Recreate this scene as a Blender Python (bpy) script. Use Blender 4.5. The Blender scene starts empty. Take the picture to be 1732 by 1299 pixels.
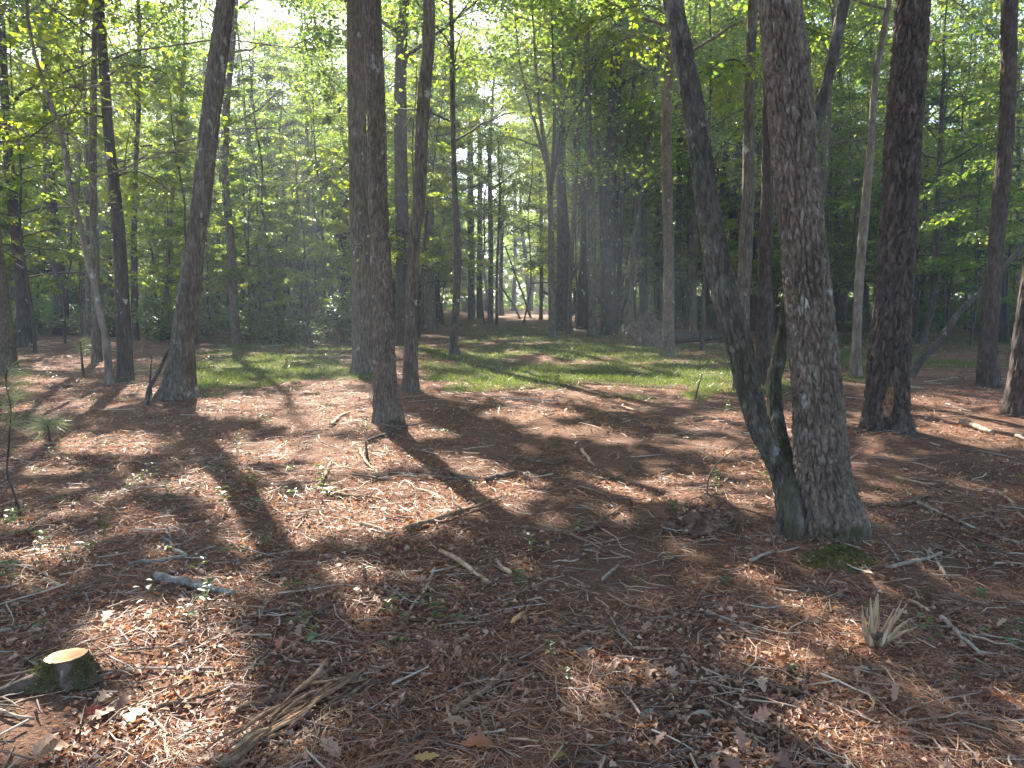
import bpy, math
import numpy as np
from mathutils import Vector

# ------------------------------------------------------------------ camera, sky, sun, exposure
scene = bpy.context.scene
col = scene.collection
W0, H0, FPX = 1732.0, 1299.0, 1290.0
CAM_H, HORIZON = 1.55, 503.0
PITCH = math.atan((H0 / 2 - HORIZON) / FPX)
cam_d = bpy.data.cameras.new('camera')
cam = bpy.data.objects.new('camera', cam_d)
col.objects.link(cam)
cam.location = (0, 0, CAM_H)
cam.rotation_euler = (math.pi / 2 - PITCH, 0, 0)
cam_d.sensor_width = 36.0
cam_d.lens = FPX / W0 * 36.0
cam_d.clip_start = 0.05
cam_d.clip_end = 2000
scene.camera = cam

SUN_EL, SUN_AZ = math.radians(39), math.radians(-21)      # azimuth from +Y, negative towards -X
S = np.array([math.sin(SUN_AZ) * math.cos(SUN_EL), math.cos(SUN_AZ) * math.cos(SUN_EL), math.sin(SUN_EL)])
world = bpy.data.worlds.new('World')
scene.world = world
world.use_nodes = True
wn = world.node_tree
sky = wn.nodes.new('ShaderNodeTexSky')
sky.sky_type = 'NISHITA'
sky.sun_disc = False
sky.sun_elevation = SUN_EL
sky.sun_rotation = SUN_AZ
sky.air_density = 1.0
sky.dust_density = 1.5
bg = wn.nodes['Background']
bg.inputs['Strength'].default_value = 0.075
wn.links.new(sky.outputs['Color'], bg.inputs['Color'])
sun_d = bpy.data.lights.new('sun', 'SUN')
sun_d.energy = 5.0
sun_d.angle = math.radians(0.53)
sun_d.color = (1.0, 0.93, 0.82)
sun = bpy.data.objects.new('sun', sun_d)
col.objects.link(sun)
sun.rotation_euler = Vector(tuple(S)).to_track_quat('Z', 'Y').to_euler()
sun.location = tuple(S * 60)
vs = scene.view_settings
vs.view_transform = 'Standard'
vs.look = 'None'
vs.exposure = 2.55
vs.gamma = 1.0
vs.use_curve_mapping = False
cy = scene.cycles
cy.max_bounces = 8
cy.diffuse_bounces = 4
cy.glossy_bounces = 2
cy.transmission_bounces = 4
cy.volume_bounces = 0
cy.sample_clamp_indirect = 6.0
cy.use_denoising = True
HAZE = 0.0020

# ------------------------------------------------------------------ numeric helpers
def rng(seed):
    return np.random.default_rng(seed)

def _hash(ix, iy, iz, seed):
    h = (ix.astype(np.int64) * 374761393 + iy.astype(np.int64) * 668265263 + iz.astype(np.int64) * 2147483647 + seed * 974634777) & 0xFFFFFFFF
    h = ((h ^ (h >> 13)) * 1274126177) & 0xFFFFFFFF
    h = ((h ^ (h >> 16)) * 2246822519) & 0xFFFFFFFF
    return (h ^ (h >> 15)) & 0xFFFFFFFF

_GR = rng(5).normal(size=(256, 3))
_GR /= np.linalg.norm(_GR, axis=1)[:, None]

def perlin(p, seed=0):
    p = np.asarray(p, float)
    i = np.floor(p).astype(np.int64)
    f = p - i
    u = f * f * f * (f * (f * 6 - 15) + 10)
    out = 0
    for dx in (0, 1):
        wx = u[:, 0] if dx else 1 - u[:, 0]
        for dy in (0, 1):
            wy = u[:, 1] if dy else 1 - u[:, 1]
            for dz in (0, 1):
                wz = u[:, 2] if dz else 1 - u[:, 2]
                g = _GR[_hash(i[:, 0] + dx, i[:, 1] + dy, i[:, 2] + dz, seed) & 255]
                d = g[:, 0] * (f[:, 0] - dx) + g[:, 1] * (f[:, 1] - dy) + g[:, 2] * (f[:, 2] - dz)
                out = out + d * wx * wy * wz
    return out * 1.6

def fbm(p, octv=3, seed=0):
    a, s, out = 1.0, 1.0, 0
    for o in range(octv):
        out = out + a * perlin(p * s, seed + o * 17)
        a *= 0.5
        s *= 2.03
    return out

def smooth(a, b, x):
    t = np.clip((x - a) / (b - a), 0, 1)
    return t * t * (3 - 2 * t)

def norm(v):
    return v / np.maximum(np.linalg.norm(v, axis=-1, keepdims=True), 1e-9)

CP, SP = math.cos(PITCH), math.sin(PITCH)
def pix_dir(u, v):
    a, b = (u - W0 / 2) / FPX, (H0 / 2 - v) / FPX
    return np.array([a, CP + b * SP, -SP + b * CP])

def at_depth(u, v, Y):
    d = pix_dir(u, v)
    return np.array([0, 0, CAM_H]) + d * (Y / d[1])

def project(P):
    P = np.asarray(P, float)
    q = P - np.array([0, 0, CAM_H])
    fw = q[:, 1] * CP - q[:, 2] * SP
    up = q[:, 1] * SP + q[:, 2] * CP
    fw = np.where(fw < 0.05, 0.05, fw)
    return W0 / 2 + FPX * q[:, 0] / fw, H0 / 2 - FPX * up / fw

MOUNDS = []        # (x, y, radius, height)
def hgt(x, y):
    x, y = np.broadcast_arrays(np.asarray(x, float), np.asarray(y, float))
    sh = x.shape
    x, y = x.ravel(), y.ravel()
    z0 = np.zeros_like(x)
    p = np.stack([x, y, z0], 1)
    z = 0.05 * perlin(p * 0.16, 3) + 0.05 * perlin(p * 0.45, 4) + 0.022 * perlin(p * 1.7, 5)
    near = np.exp(-np.maximum(y - 6, 0) / 8.0)
    z = z + near * (0.012 * perlin(p * 5.0, 6))
    for mx, my, mr, mh in MOUNDS:
        z = z + mh * np.exp(-((x - mx) ** 2 + (y - my) ** 2) / (mr * mr))
    return z.reshape(sh)

def gpt(u, v, lift=0.0):
    d = pix_dir(u, v)
    z = 0.0
    for _ in range(6):
        t = (z - CAM_H) / d[2]
        x, y = d[0] * t, d[1] * t
        z = float(hgt(x, y))
    return np.array([x, y, z + lift])

def _g0(u, v):
    d = pix_dir(u, v)
    t = -CAM_H / d[2]
    return d[0] * t, d[1] * t

for (u, v, r, h) in [(1185, 868, 0.30, 0.15), (1490, 1075, 0.22, 0.05), (1420, 925, 0.42, 0.07), (1500, 742, 0.5, 0.08),
                     (655, 722, 0.4, 0.05), (300, 685, 0.6, 0.08), (105, 1160, 0.26, 0.03), (330, 1060, 0.25, 0.04),
                     (213, 643, 0.4, 0.06), (185, 648, 0.3, 0.04), (614, 628, 0.6, 0.07), (695, 656, 0.4, 0.06), (1291, 648, 0.45, 0.06), (1447, 631, 0.45, 0.06), (1672, 646, 0.5, 0.07), (1728, 697, 0.5, 0.07), (1620, 780, 0.3, 0.10), (900, 780, 0.8, -0.05), (560, 1010, 0.3, 0.03)]:
    mx, my = _g0(u, v)
    MOUNDS.append((mx, my, r, h))

# ------------------------------------------------------------------ object helpers
MAT = {}
def mesh(name, V, F, mat=None, smooth_shade=False, attrs=None):
    me = bpy.data.meshes.new(name)
    V = np.ascontiguousarray(V, np.float32)
    Fs = F if isinstance(F, list) else [F]
    Fs = [np.ascontiguousarray(f, np.int32) for f in Fs if len(f)]
    loops = np.concatenate([f.ravel() for f in Fs])
    tot = np.concatenate([np.full(len(f), f.shape[1], np.int32) for f in Fs])
    start = np.concatenate([[0], np.cumsum(tot)[:-1]]).astype(np.int32)
    me.vertices.add(len(V))
    me.vertices.foreach_set('co', V.ravel())
    me.loops.add(len(loops))
    me.loops.foreach_set('vertex_index', loops)
    me.polygons.add(len(tot))
    me.polygons.foreach_set('loop_start', start)
    if smooth_shade:
        me.polygons.foreach_set('use_smooth', np.ones(len(tot), bool))
    for k, a in (attrs or {}).items():
        at = me.attributes.new(k, 'FLOAT', 'POINT')
        at.data.foreach_set('value', np.ascontiguousarray(a, np.float32))
    me.update(calc_edges=True)
    if mat is not None:
        me.materials.append(MAT[mat] if isinstance(mat, str) else mat)
    return me

def obj(name, me, parent=None, loc=None):
    o = bpy.data.objects.new(name, me)
    col.objects.link(o)
    if parent is not None:
        o.parent = parent
    if loc is not None:
        o.location = tuple(loc)
    return o

def tag(o, label=None, cat=None, group=None, kind=None):
    if label: o['label'] = label
    if cat: o['category'] = cat
    if group: o['group'] = group
    if kind: o['kind'] = kind
    return o

def thing(name, label, cat, loc=(0, 0, 0), group=None):
    o = obj(name, None, None, loc)
    return tag(o, label, cat, group)

def catmull(P, n=None, step=None):
    P = np.asarray(P, float)
    if len(P) == 2:
        k = n or 8
        t = np.linspace(0, 1, k)[:, None]
        return P[0] * (1 - t) + P[1] * t
    Q = np.vstack([2 * P[0] - P[1], P, 2 * P[-1] - P[-2]])
    segs = []
    for i in range(1, len(Q) - 2):
        t = np.linspace(0, 1, 24, endpoint=False)[:, None]
        p0, p1, p2, p3 = Q[i - 1], Q[i], Q[i + 1], Q[i + 2]
        segs.append(0.5 * (2 * p1 + (p2 - p0) * t + (2 * p0 - 5 * p1 + 4 * p2 - p3) * t ** 2 + (3 * p1 - p0 - 3 * p2 + p3) * t ** 3))
    D = np.vstack(segs + [P[-1:]])
    L = np.concatenate([[0], np.cumsum(np.linalg.norm(np.diff(D[:, :3], axis=0), axis=1))])
    if n is None:
        n = max(4, int(L[-1] / step) + 1)
    s = np.linspace(0, L[-1], n)
    return np.stack([np.interp(s, L, D[:, k]) for k in range(D.shape[1])], 1)

def frames(P):
    T = norm(np.gradient(P, axis=0))
    ref = np.array([1.0, 0, 0]) if abs(T[0][0]) < 0.8 else np.array([0, 0, 1.0])
    N = np.zeros_like(P)
    n = ref - T[0] * ref.dot(T[0])
    n /= np.linalg.norm(n)
    for i in range(len(P)):
        n = n - T[i] * n.dot(T[i])
        n /= np.linalg.norm(n)
        N[i] = n
    return T, N, np.cross(T, N)

def tube(P, R, nseg, disp=None, cap=True):
    """P (n,3), R (n,), disp(theta, s, r) -> offset array (n, nseg)."""
    T, N, B = frames(P)
    n = len(P)
    th = np.linspace(0, 2 * math.pi, nseg, endpoint=False)
    R2 = np.repeat(np.asarray(R, float)[:, None], nseg, 1)
    if disp is not None:
        s = np.concatenate([[0], np.cumsum(np.linalg.norm(np.diff(P, axis=0), axis=1))])
        R2 = R2 + disp(np.repeat(th[None], n, 0), np.repeat(s[:, None], nseg, 1), R2)
    V = P[:, None, :] + N[:, None, :] * (np.cos(th)[None, :, None] * R2[..., None]) + B[:, None, :] * (np.sin(th)[None, :, None] * R2[..., None])
    V = V.reshape(-1, 3)
    i = np.arange(n - 1)[:, None] * nseg
    j = np.arange(nseg)[None]
    k = (np.arange(nseg) + 1) % nseg
    F = np.stack([i + j, i + k[None], i + nseg + k[None], i + nseg + j], -1).reshape(-1, 4)
    if cap:
        a, b = len(V), len(V) + 1
        V = np.vstack([V, P[0] , P[-1]])
        f0 = np.stack([np.full(nseg, a), k, np.arange(nseg)], 1)
        o = (n - 1) * nseg
        f1 = np.stack([np.full(nseg, b), o + np.arange(nseg), o + k], 1)
        return V, [F, np.vstack([f0, f1])]
    return V, [F]

def join(parts):
    """[(V,[F..])..] -> V,[quads,tris]"""
    Vs, Q, Tn, o = [], [], [], 0
    for V, Fl in parts:
        Vs.append(V)
        for F in (Fl if isinstance(Fl, list) else [Fl]):
            (Q if F.shape[1] == 4 else Tn).append(F + o)
        o += len(V)
    out = []
    if Q: out.append(np.vstack(Q))
    if Tn: out.append(np.vstack(Tn))
    return np.vstack(Vs), out

# ------------------------------------------------------------------ materials
def new_mat(name):
    m = bpy.data.materials.new(name)
    m.use_nodes = True
    nt = m.node_tree
    for n in list(nt.nodes):
        nt.nodes.remove(n)
    out = nt.nodes.new('ShaderNodeOutputMaterial')
    MAT[name] = m
    return m, nt, out

def nd(nt, typ, **kw):
    n = nt.nodes.new(typ)
    for k, v in kw.items():
        if k in n.inputs.keys() if hasattr(n.inputs, 'keys') else False:
            n.inputs[k].default_value = v
        else:
            setattr(n, k, v)
    return n

def ramp(nt, fac, stops):
    r = nt.nodes.new('ShaderNodeValToRGB')
    e = r.color_ramp.elements
    while len(e) < len(stops):
        e.new(0.5)
    for el, (p, c) in zip(e, stops):
        el.position = p
        el.color = (*c, 1)
    nt.links.new(fac, r.inputs['Fac'])
    return r.outputs['Color']

def mapping(nt, scale, coord='Object'):
    tc = nt.nodes.new('ShaderNodeTexCoord')
    mp = nt.nodes.new('ShaderNodeMapping')
    mp.inputs['Scale'].default_value = scale
    nt.links.new(tc.outputs[coord], mp.inputs['Vector'])
    return mp.outputs['Vector']

def noise(nt, vec, scale, detail=4, rough=0.6):
    n = nt.nodes.new('ShaderNodeTexNoise')
    n.inputs['Scale'].default_value = scale
    n.inputs['Detail'].default_value = detail
    n.inputs['Roughness'].default_value = rough
    nt.links.new(vec, n.inputs['Vector'])
    return n.outputs['Fac']

def mixc(nt, fac, a, b):
    m = nt.nodes.new('ShaderNodeMix')
    m.data_type = 'RGBA'
    for s, v in ((0, fac), (6, a), (7, b)):
        if isinstance(v, (tuple, list)):
            m.inputs[s].default_value = (*v, 1)
        elif isinstance(v, (int, float)):
            m.inputs[s].default_value = v
        else:
            nt.links.new(v, m.inputs[s])
    return m.outputs[2]

def bark_mat(name, c1, c2, c3, lichen=0.0, zs=0.16, scale=38, bump=0.6, lichen_col=(0.36, 0.37, 0.33), moss=(0.045, 0.048, 0.018)):
    m, nt, out = new_mat(name)
    vec = mapping(nt, (1, 1, zs))
    n1 = noise(nt, vec, scale, 5, 0.65)
    colr = ramp(nt, n1, [(0.33, c1), (0.5, c2), (0.70, c3)])
    vec2 = mapping(nt, (1, 1, 0.6))
    nb = noise(nt, vec2, 5.0, 3, 0.55)
    dk = ramp(nt, nb, [(0.35, (0.72, 0.70, 0.68)), (0.65, (1.15, 1.12, 1.1))])
    mul = nt.nodes.new('ShaderNodeMix'); mul.data_type = 'RGBA'; mul.blend_type = 'MULTIPLY'
    mul.inputs[0].default_value = 1.0
    nt.links.new(colr, mul.inputs[6]); nt.links.new(dk, mul.inputs[7])
    c = mul.outputs[2]
    if lichen > 0:
        nl = noise(nt, vec2, 6.5, 4, 0.62)
        fl = ramp(nt, nl, [(0.66 - lichen * 0.14, (0, 0, 0)), (0.72 - lichen * 0.12, (1, 1, 1))])
        c = mixc(nt, fl, c, lichen_col)
    at = nt.nodes.new('ShaderNodeAttribute'); at.attribute_name = 'moss'
    mm = nt.nodes.new('ShaderNodeMath'); mm.operation = 'MULTIPLY'
    nt.links.new(at.outputs['Fac'], mm.inputs[0]); nt.links.new(ramp(nt, noise(nt, vec2, 24, 4, 0.7), [(0.35, (0.15, 0.15, 0.15)), (0.6, (0.9, 0.9, 0.9))]), mm.inputs[1])
    c = mixc(nt, mm.outputs[0], c, moss)
    bs = nt.nodes.new('ShaderNodeBsdfPrincipled')
    bs.inputs['Roughness'].default_value = 0.9
    bs.inputs['Specular IOR Level'].default_value = 0.25
    nt.links.new(c, bs.inputs['Base Color'])
    bp = nt.nodes.new('ShaderNodeBump')
    bp.inputs['Strength'].default_value = bump
    bp.inputs['Distance'].default_value = 0.02
    nt.links.new(n1, bp.inputs['Height'])
    nt.links.new(bp.outputs['Normal'], bs.inputs['Normal'])
    nt.links.new(bs.outputs[0], out.inputs[0])

bark_mat('bark_oak', (0.075, 0.057, 0.044), (0.15, 0.119, 0.092), (0.28, 0.236, 0.19), 0.15, 0.3, 46, 0.7)
bark_mat('bark_grey', (0.055, 0.045, 0.035), (0.115, 0.097, 0.076), (0.22, 0.192, 0.155), 0.22, 0.2, 30, 0.7)
bark_mat('bark_lichen', (0.05, 0.043, 0.033), (0.10, 0.088, 0.07), (0.19, 0.172, 0.14), 0.55, 0.3, 24, 0.7, (0.27, 0.27, 0.235))
bark_mat('bark_pine', (0.042, 0.032, 0.027), (0.085, 0.066, 0.055), (0.155, 0.122, 0.10), 0.0, 0.35, 22, 0.7)
bark_mat('bark_dark', (0.035, 0.029, 0.025), (0.07, 0.058, 0.05), (0.12, 0.1, 0.086), 0.2, 0.2, 26, 0.6)
bark_mat('bark_pale', (0.11, 0.09, 0.073), (0.19, 0.16, 0.132), (0.29, 0.25, 0.21), 0.3, 0.3, 16, 0.4)
bark_mat('twig_dark', (0.05, 0.038, 0.03), (0.10, 0.075, 0.058), (0.16, 0.125, 0.10), 0.15, 1, 30, 0.5)
bark_mat('wood_grey', (0.19, 0.155, 0.118), (0.31, 0.26, 0.205), (0.46, 0.40, 0.325), 0.2, 1, 26, 0.4)
bark_mat('wood_tan', (0.22, 0.145, 0.085), (0.38, 0.265, 0.165), (0.55, 0.41, 0.27), 0.0, 1, 34, 0.4)
bark_mat('wood_brown', (0.09, 0.055, 0.035), (0.19, 0.125, 0.08), (0.31, 0.215, 0.14), 0.0, 1, 30, 0.5)
bark_mat('log_lichen', (0.09, 0.078, 0.062), (0.20, 0.185, 0.155), (0.34, 0.33, 0.28), 0.5, 1, 30, 0.6)
bark_mat('soil', (0.085, 0.05, 0.036), (0.16, 0.098, 0.07), (0.27, 0.175, 0.125), 0.0, 1, 20, 0.8)
bark_mat('splinter_wood', (0.30, 0.21, 0.13), (0.46, 0.35, 0.23), (0.62, 0.50, 0.36), 0.0, 0.12, 60, 0.4)
bark_mat('scar_wood', (0.16, 0.085, 0.045), (0.28, 0.16, 0.085), (0.40, 0.25, 0.14), 0.0, 0.2, 60, 0.6)
bark_mat('fresh_wood', (0.45, 0.24, 0.10), (0.62, 0.37, 0.17), (0.74, 0.50, 0.27), 0.0, 1, 30, 0.3)
bark_mat('moss', (0.065, 0.068, 0.02), (0.14, 0.14, 0.04), (0.24, 0.23, 0.075), 0.0, 1, 40, 0.8)

def leaf_mat(name, stops, trans=0.5, tcol=(1.5, 1.45, 0.5), gloss=0.06, rough=0.38):
    m, nt, out = new_mat(name)
    g = nt.nodes.new('ShaderNodeNewGeometry')
    c = ramp(nt, g.outputs['Random Per Island'], stops)
    df = nt.nodes.new('ShaderNodeBsdfDiffuse')
    tr = nt.nodes.new('ShaderNodeBsdfTranslucent')
    gl = nt.nodes.new('ShaderNodeBsdfGlossy')
    gl.inputs['Roughness'].default_value = rough
    nt.links.new(c, df.inputs['Color'])
    mul = nt.nodes.new('ShaderNodeMix'); mul.data_type = 'RGBA'; mul.blend_type = 'MULTIPLY'
    mul.inputs[0].default_value = 1.0
    nt.links.new(c, mul.inputs[6]); mul.inputs[7].default_value = (*tcol, 1)
    nt.links.new(mul.outputs[2], tr.inputs['Color'])
    m1 = nt.nodes.new('ShaderNodeMixShader'); m1.inputs[0].default_value = trans
    nt.links.new(df.outputs[0], m1.inputs[1]); nt.links.new(tr.outputs[0], m1.inputs[2])
    m2 = nt.nodes.new('ShaderNodeMixShader'); m2.inputs[0].default_value = gloss
    nt.links.new(m1.outputs[0], m2.inputs[1]); nt.links.new(gl.outputs[0], m2.inputs[2])
    nt.links.new(m2.outputs[0], out.inputs[0])

G1 = [(0.0, (0.045, 0.075, 0.018)), (0.45, (0.075, 0.115, 0.026)), (0.8, (0.11, 0.145, 0.032)), (0.98, (0.15, 0.16, 0.035)), (1.0, (0.19, 0.16, 0.04))]
leaf_mat('leaf_green', G1, 0.64, (3.1, 3.3, 1.2), 0.08)
leaf_mat('leaf_yellow', [(0.0, (0.07, 0.105, 0.02)), (0.5, (0.12, 0.15, 0.03)), (0.9, (0.17, 0.19, 0.035)), (1.0, (0.21, 0.18, 0.04))], 0.64, (2.65, 2.75, 0.85), 0.06)
leaf_mat('leaf_dark', [(0.0, (0.04, 0.07, 0.020)), (0.6, (0.07, 0.105, 0.028)), (1.0, (0.10, 0.135, 0.035))], 0.55, (2.8, 2.9, 1.2), 0.10)
leaf_mat('grass_blade', [(0.0, (0.05, 0.085, 0.02)), (0.6, (0.09, 0.13, 0.03)), (0.9, (0.15, 0.165, 0.05)), (1.0, (0.28, 0.22, 0.10))], 0.45, (1.8, 1.9, 0.8), 0.05)
leaf_mat('weed_leaf', [(0.0, (0.06, 0.095, 0.03)), (1.0, (0.11, 0.155, 0.05))], 0.5, (1.9, 1.9, 0.8), 0.08)
leaf_mat('pine_needle_green', [(0.0, (0.16, 0.20, 0.09)), (1.0, (0.28, 0.31, 0.15))], 0.4, (1.5, 1.5, 0.9), 0.12)
leaf_mat('dead_leaf', [(0.0, (0.12, 0.060, 0.042)), (0.4, (0.235, 0.130, 0.080)), (0.72, (0.35, 0.212, 0.135)), (0.92, (0.47, 0.335, 0.23)), (0.95, (0.40, 0.14, 0.06)), (1.0, (0.64, 0.52, 0.42))], 0.28, (1.5, 1.1, 0.7), 0.05, 0.5)
leaf_mat('dead_needle', [(0.0, (0.15, 0.060, 0.032)), (0.4, (0.265, 0.118, 0.058)), (0.8, (0.36, 0.178, 0.094)), (1.0, (0.50, 0.32, 0.19))], 0.2, (1.4, 1.1, 0.7), 0.06, 0.45)
leaf_mat('twig_chip', [(0.0, (0.07, 0.05, 0.038)), (0.5, (0.18, 0.125, 0.088)), (0.85, (0.36, 0.27, 0.19)), (1.0, (0.50, 0.43, 0.34))], 0.0, (1, 1, 1), 0.03, 0.6)
leaf_mat('wood_chip', [(0.0, (0.25, 0.19, 0.13)), (1.0, (0.62, 0.53, 0.40))], 0.1, (1, 1, 1), 0.03, 0.6)
for nme, c in (('leaf_orange', (0.34, 0.12, 0.05)), ('leaf_gold', (0.42, 0.27, 0.08)), ('leaf_tan', (0.38, 0.24, 0.155)),
               ('leaf_grey', (0.26, 0.27, 0.22)), ('leaf_pale', (0.54, 0.45, 0.34)), ('leaf_brown', (0.26, 0.14, 0.08)), ('leaf_red', (0.40, 0.07, 0.03))):
    leaf_mat(nme, [(0, tuple(x * 0.9 for x in c)), (1, c)], 0.3, (1.4, 1.2, 0.8), 0.05, 0.5)

def ground_mat():
    m, nt, out = new_mat('forest_floor')
    vec = mapping(nt, (1, 1, 1))
    n1 = noise(nt, vec, 9, 6, 0.75)
    n2 = noise(nt, vec, 60, 4, 0.7)
    n3 = noise(nt, vec, 0.8, 3, 0.55)
    c = ramp(nt, n1, [(0.3, (0.085, 0.047, 0.031)), (0.5, (0.165, 0.09, 0.057)), (0.72, (0.27, 0.16, 0.105))])
    c2 = ramp(nt, n2, [(0.3, (0.07, 0.036, 0.027)), (0.5, (0.175, 0.095, 0.066)), (0.7, (0.35, 0.22, 0.15))])
    c = mixc(nt, 0.55, c, c2)
    tint = ramp(nt, n3, [(0.35, (0.8, 0.8, 0.8)), (0.65, (1.15, 1.12, 1.1))])
    mul = nt.nodes.new('ShaderNodeMix'); mul.data_type = 'RGBA'; mul.blend_type = 'MULTIPLY'; mul.inputs[0].default_value = 1.0
    nt.links.new(c, mul.inputs[6]); nt.links.new(tint, mul.inputs[7])
    at = nt.nodes.new('ShaderNodeAttribute'); at.attribute_name = 'grass'
    g = ramp(nt, n2, [(0.3, (0.045, 0.055, 0.018)), (0.7, (0.10, 0.105, 0.04))])
    c = mixc(nt, at.outputs['Fac'], mul.outputs[2], g)
    bs = nt.nodes.new('ShaderNodeBsdfPrincipled')
    bs.inputs['Roughness'].default_value = 0.95
    bs.inputs['Specular IOR Level'].default_value = 0.15
    nt.links.new(c, bs.inputs['Base Color'])
    bp = nt.nodes.new('ShaderNodeBump'); bp.inputs['Strength'].default_value = 0.9; bp.inputs['Distance'].default_value = 0.03
    nt.links.new(n2, bp.inputs['Height'])
    nt.links.new(bp.outputs['Normal'], bs.inputs['Normal'])
    nt.links.new(bs.outputs[0], out.inputs[0])
ground_mat()

# ------------------------------------------------------------------ where grass grows / where canopy leaves are cut away to shape sun patches
def ellipses(u, v, L):
    m = np.zeros(len(u))
    for cu, cv, ru, rv in L:
        q = ((u - cu) / ru) ** 2 + ((v - cv) / rv) ** 2
        m = np.maximum(m, smooth(1.35, 0.65, q))
    return m

GRASS = [(450, 625, 165, 30), (950, 622, 240, 40), (1000, 572, 170, 14), (870, 557, 110, 10), (1220, 640, 130, 20), (1500, 615, 240, 18),
         (1130, 600, 180, 20), (480, 582, 130, 12), (740, 610, 70, 20), (800, 640, 90, 14), (1560, 575, 190, 9), (330, 650, 50, 18)]
def grass_mask(x, y):
    z = np.zeros_like(x)
    u, v = project(np.stack([x, y, z], 1))
    n = fbm(np.stack([x * 0.5, y * 0.35, z], 1), 3, 21)
    q = np.stack([x * 0.55, y * 0.4, z], 1)
    u = u + 90 * fbm(q + 7, 2, 22); v = v + 26 * fbm(q, 3, 23)
    m = ellipses(u, v, GRASS)
    m = np.clip(m * (1.05 + 1.6 * n), 0, 1)
    side = (np.abs(u - W0 / 2) > W0 / 2 + 60) | (v > H0)
    m = np.where(side, 0.0, m)
    return np.where(y > 60, 0.1, m)

LIT = [(470, 612, 140, 18), (930, 602, 120, 9), (880, 640, 130, 9), (1150, 645, 160, 9), (470, 580, 120, 6), (880, 572, 120, 6), (530, 695, 110, 30), (600, 900, 100, 24), (360, 700, 60, 10), (480, 760, 90, 16), (260, 900, 60, 12), (560, 672, 80, 18), (420, 690, 70, 16), (250, 665, 60, 9), (110, 690, 70, 8), (175, 752, 100, 14), (60, 800, 90, 14), (330, 830, 90, 12),
       (490, 880, 110, 30), (450, 925, 50, 22), (600, 780, 95, 34), (690, 845, 120, 26), (780, 790, 60, 16), (850, 835, 70, 20), (830, 870, 60, 14),
       (570, 985, 80, 22), (620, 1040, 50, 14), (60, 965, 80, 16), (230, 1070, 90, 14), (210, 1130, 70, 26), (290, 1165, 90, 24), (120, 1250, 150, 42),
       (300, 1270, 90, 26), (400, 1110, 60, 12), (450, 1010, 50, 10), (900, 703, 70, 9), (800, 660, 100, 6), (960, 728, 60, 6), (1040, 742, 30, 5),
       (1180, 650, 160, 8), (1000, 650, 60, 6), (1230, 712, 80, 14), (1330, 720, 22, 24), (1350, 780, 18, 20), (1180, 745, 50, 6), (900, 598, 60, 6), (930, 562, 90, 6),
       (700, 590, 70, 6), (560, 600, 60, 14), (440, 592, 90, 7), (430, 640, 70, 9), (330, 640, 40, 8), (90, 612, 110, 10), (60, 640, 60, 5),
       (1290, 790, 50, 8), (1270, 820, 60, 8), (1330, 1105, 42, 26), (1420, 1235, 34, 30), (1650, 722, 100, 13), (1570, 683, 26, 6), (1465, 715, 14, 12),
       (1490, 838, 36, 5), (1390, 962, 20, 10), (960, 970, 26, 5), (790, 995, 30, 8), (1600, 572, 80, 5), (1480, 615, 40, 5), (1690, 745, 60, 10),
       (1080, 690, 60, 5), (1470, 650, 50, 5), (1060, 875, 50, 8), (930, 880, 30, 6), (700, 735, 60, 8), (1050, 1150, 36, 12), (1010, 1180, 24, 8),
       (560, 1120, 50, 12), (600, 1230, 40, 14), (450, 1240, 60, 18), (880, 960, 30, 6), (1100, 820, 40, 8), (1240, 760, 50, 6), (720, 900, 60, 12), (1170, 610, 60, 4),
       (850, 640, 90, 5), (1300, 610, 40, 5), (830, 575, 60, 4), (1090, 580, 50, 4)]
def lit_mask(x, y):
    z = np.zeros_like(x)
    n = fbm(np.stack([x * 1.5, y * 1.5, z], 1), 3, 77)
    n2 = perlin(np.stack([x * 4.5, y * 4.5, z], 1), 78)
    u, v = project(np.stack([x, y, z], 1))
    m = np.full(len(u), -9.0)
    yy = np.maximum(y, 1.5)
    mu = 0.05 * FPX / yy
    mv = np.maximum(0.05 * FPX / yy * CAM_H / yy, 2.0)
    for cu, cv, ru, rv in LIT:
        q = ((u - cu) / (ru + mu)) ** 2 + ((v - cv) / (rv + mv)) ** 2
        m = np.maximum(m, 1.35 - q)
    inside = m + 0.6 * n + 0.4 * n2 > 0.2
    # fine dapples, commoner on the sunny left
    d = fbm(np.stack([x * 3.0, y * 2.4, z], 1), 2, 79)
    inside |= (d > 0.11 + 0.06 * smooth(950, 1150, v) + 0.6 * smooth(350, 950, u)) & (v > 640)
    out = (v > H0 + 40) | (u < -80) | (u > W0 + 80) | (y > 30) | (y < 1)
    return np.where(out, n > np.where(y > 24, -0.08, 0.2), inside)

def carve(P, R, keep=0.03):
    """True for leaves that stay: leaves whose shadow would cover a wanted sun patch are cut away."""
    G = P - S * (P[:, 2] / S[2])[:, None]
    return ~lit_mask(G[:, 0], G[:, 1]) | (R.random(len(P)) < keep)

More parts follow.
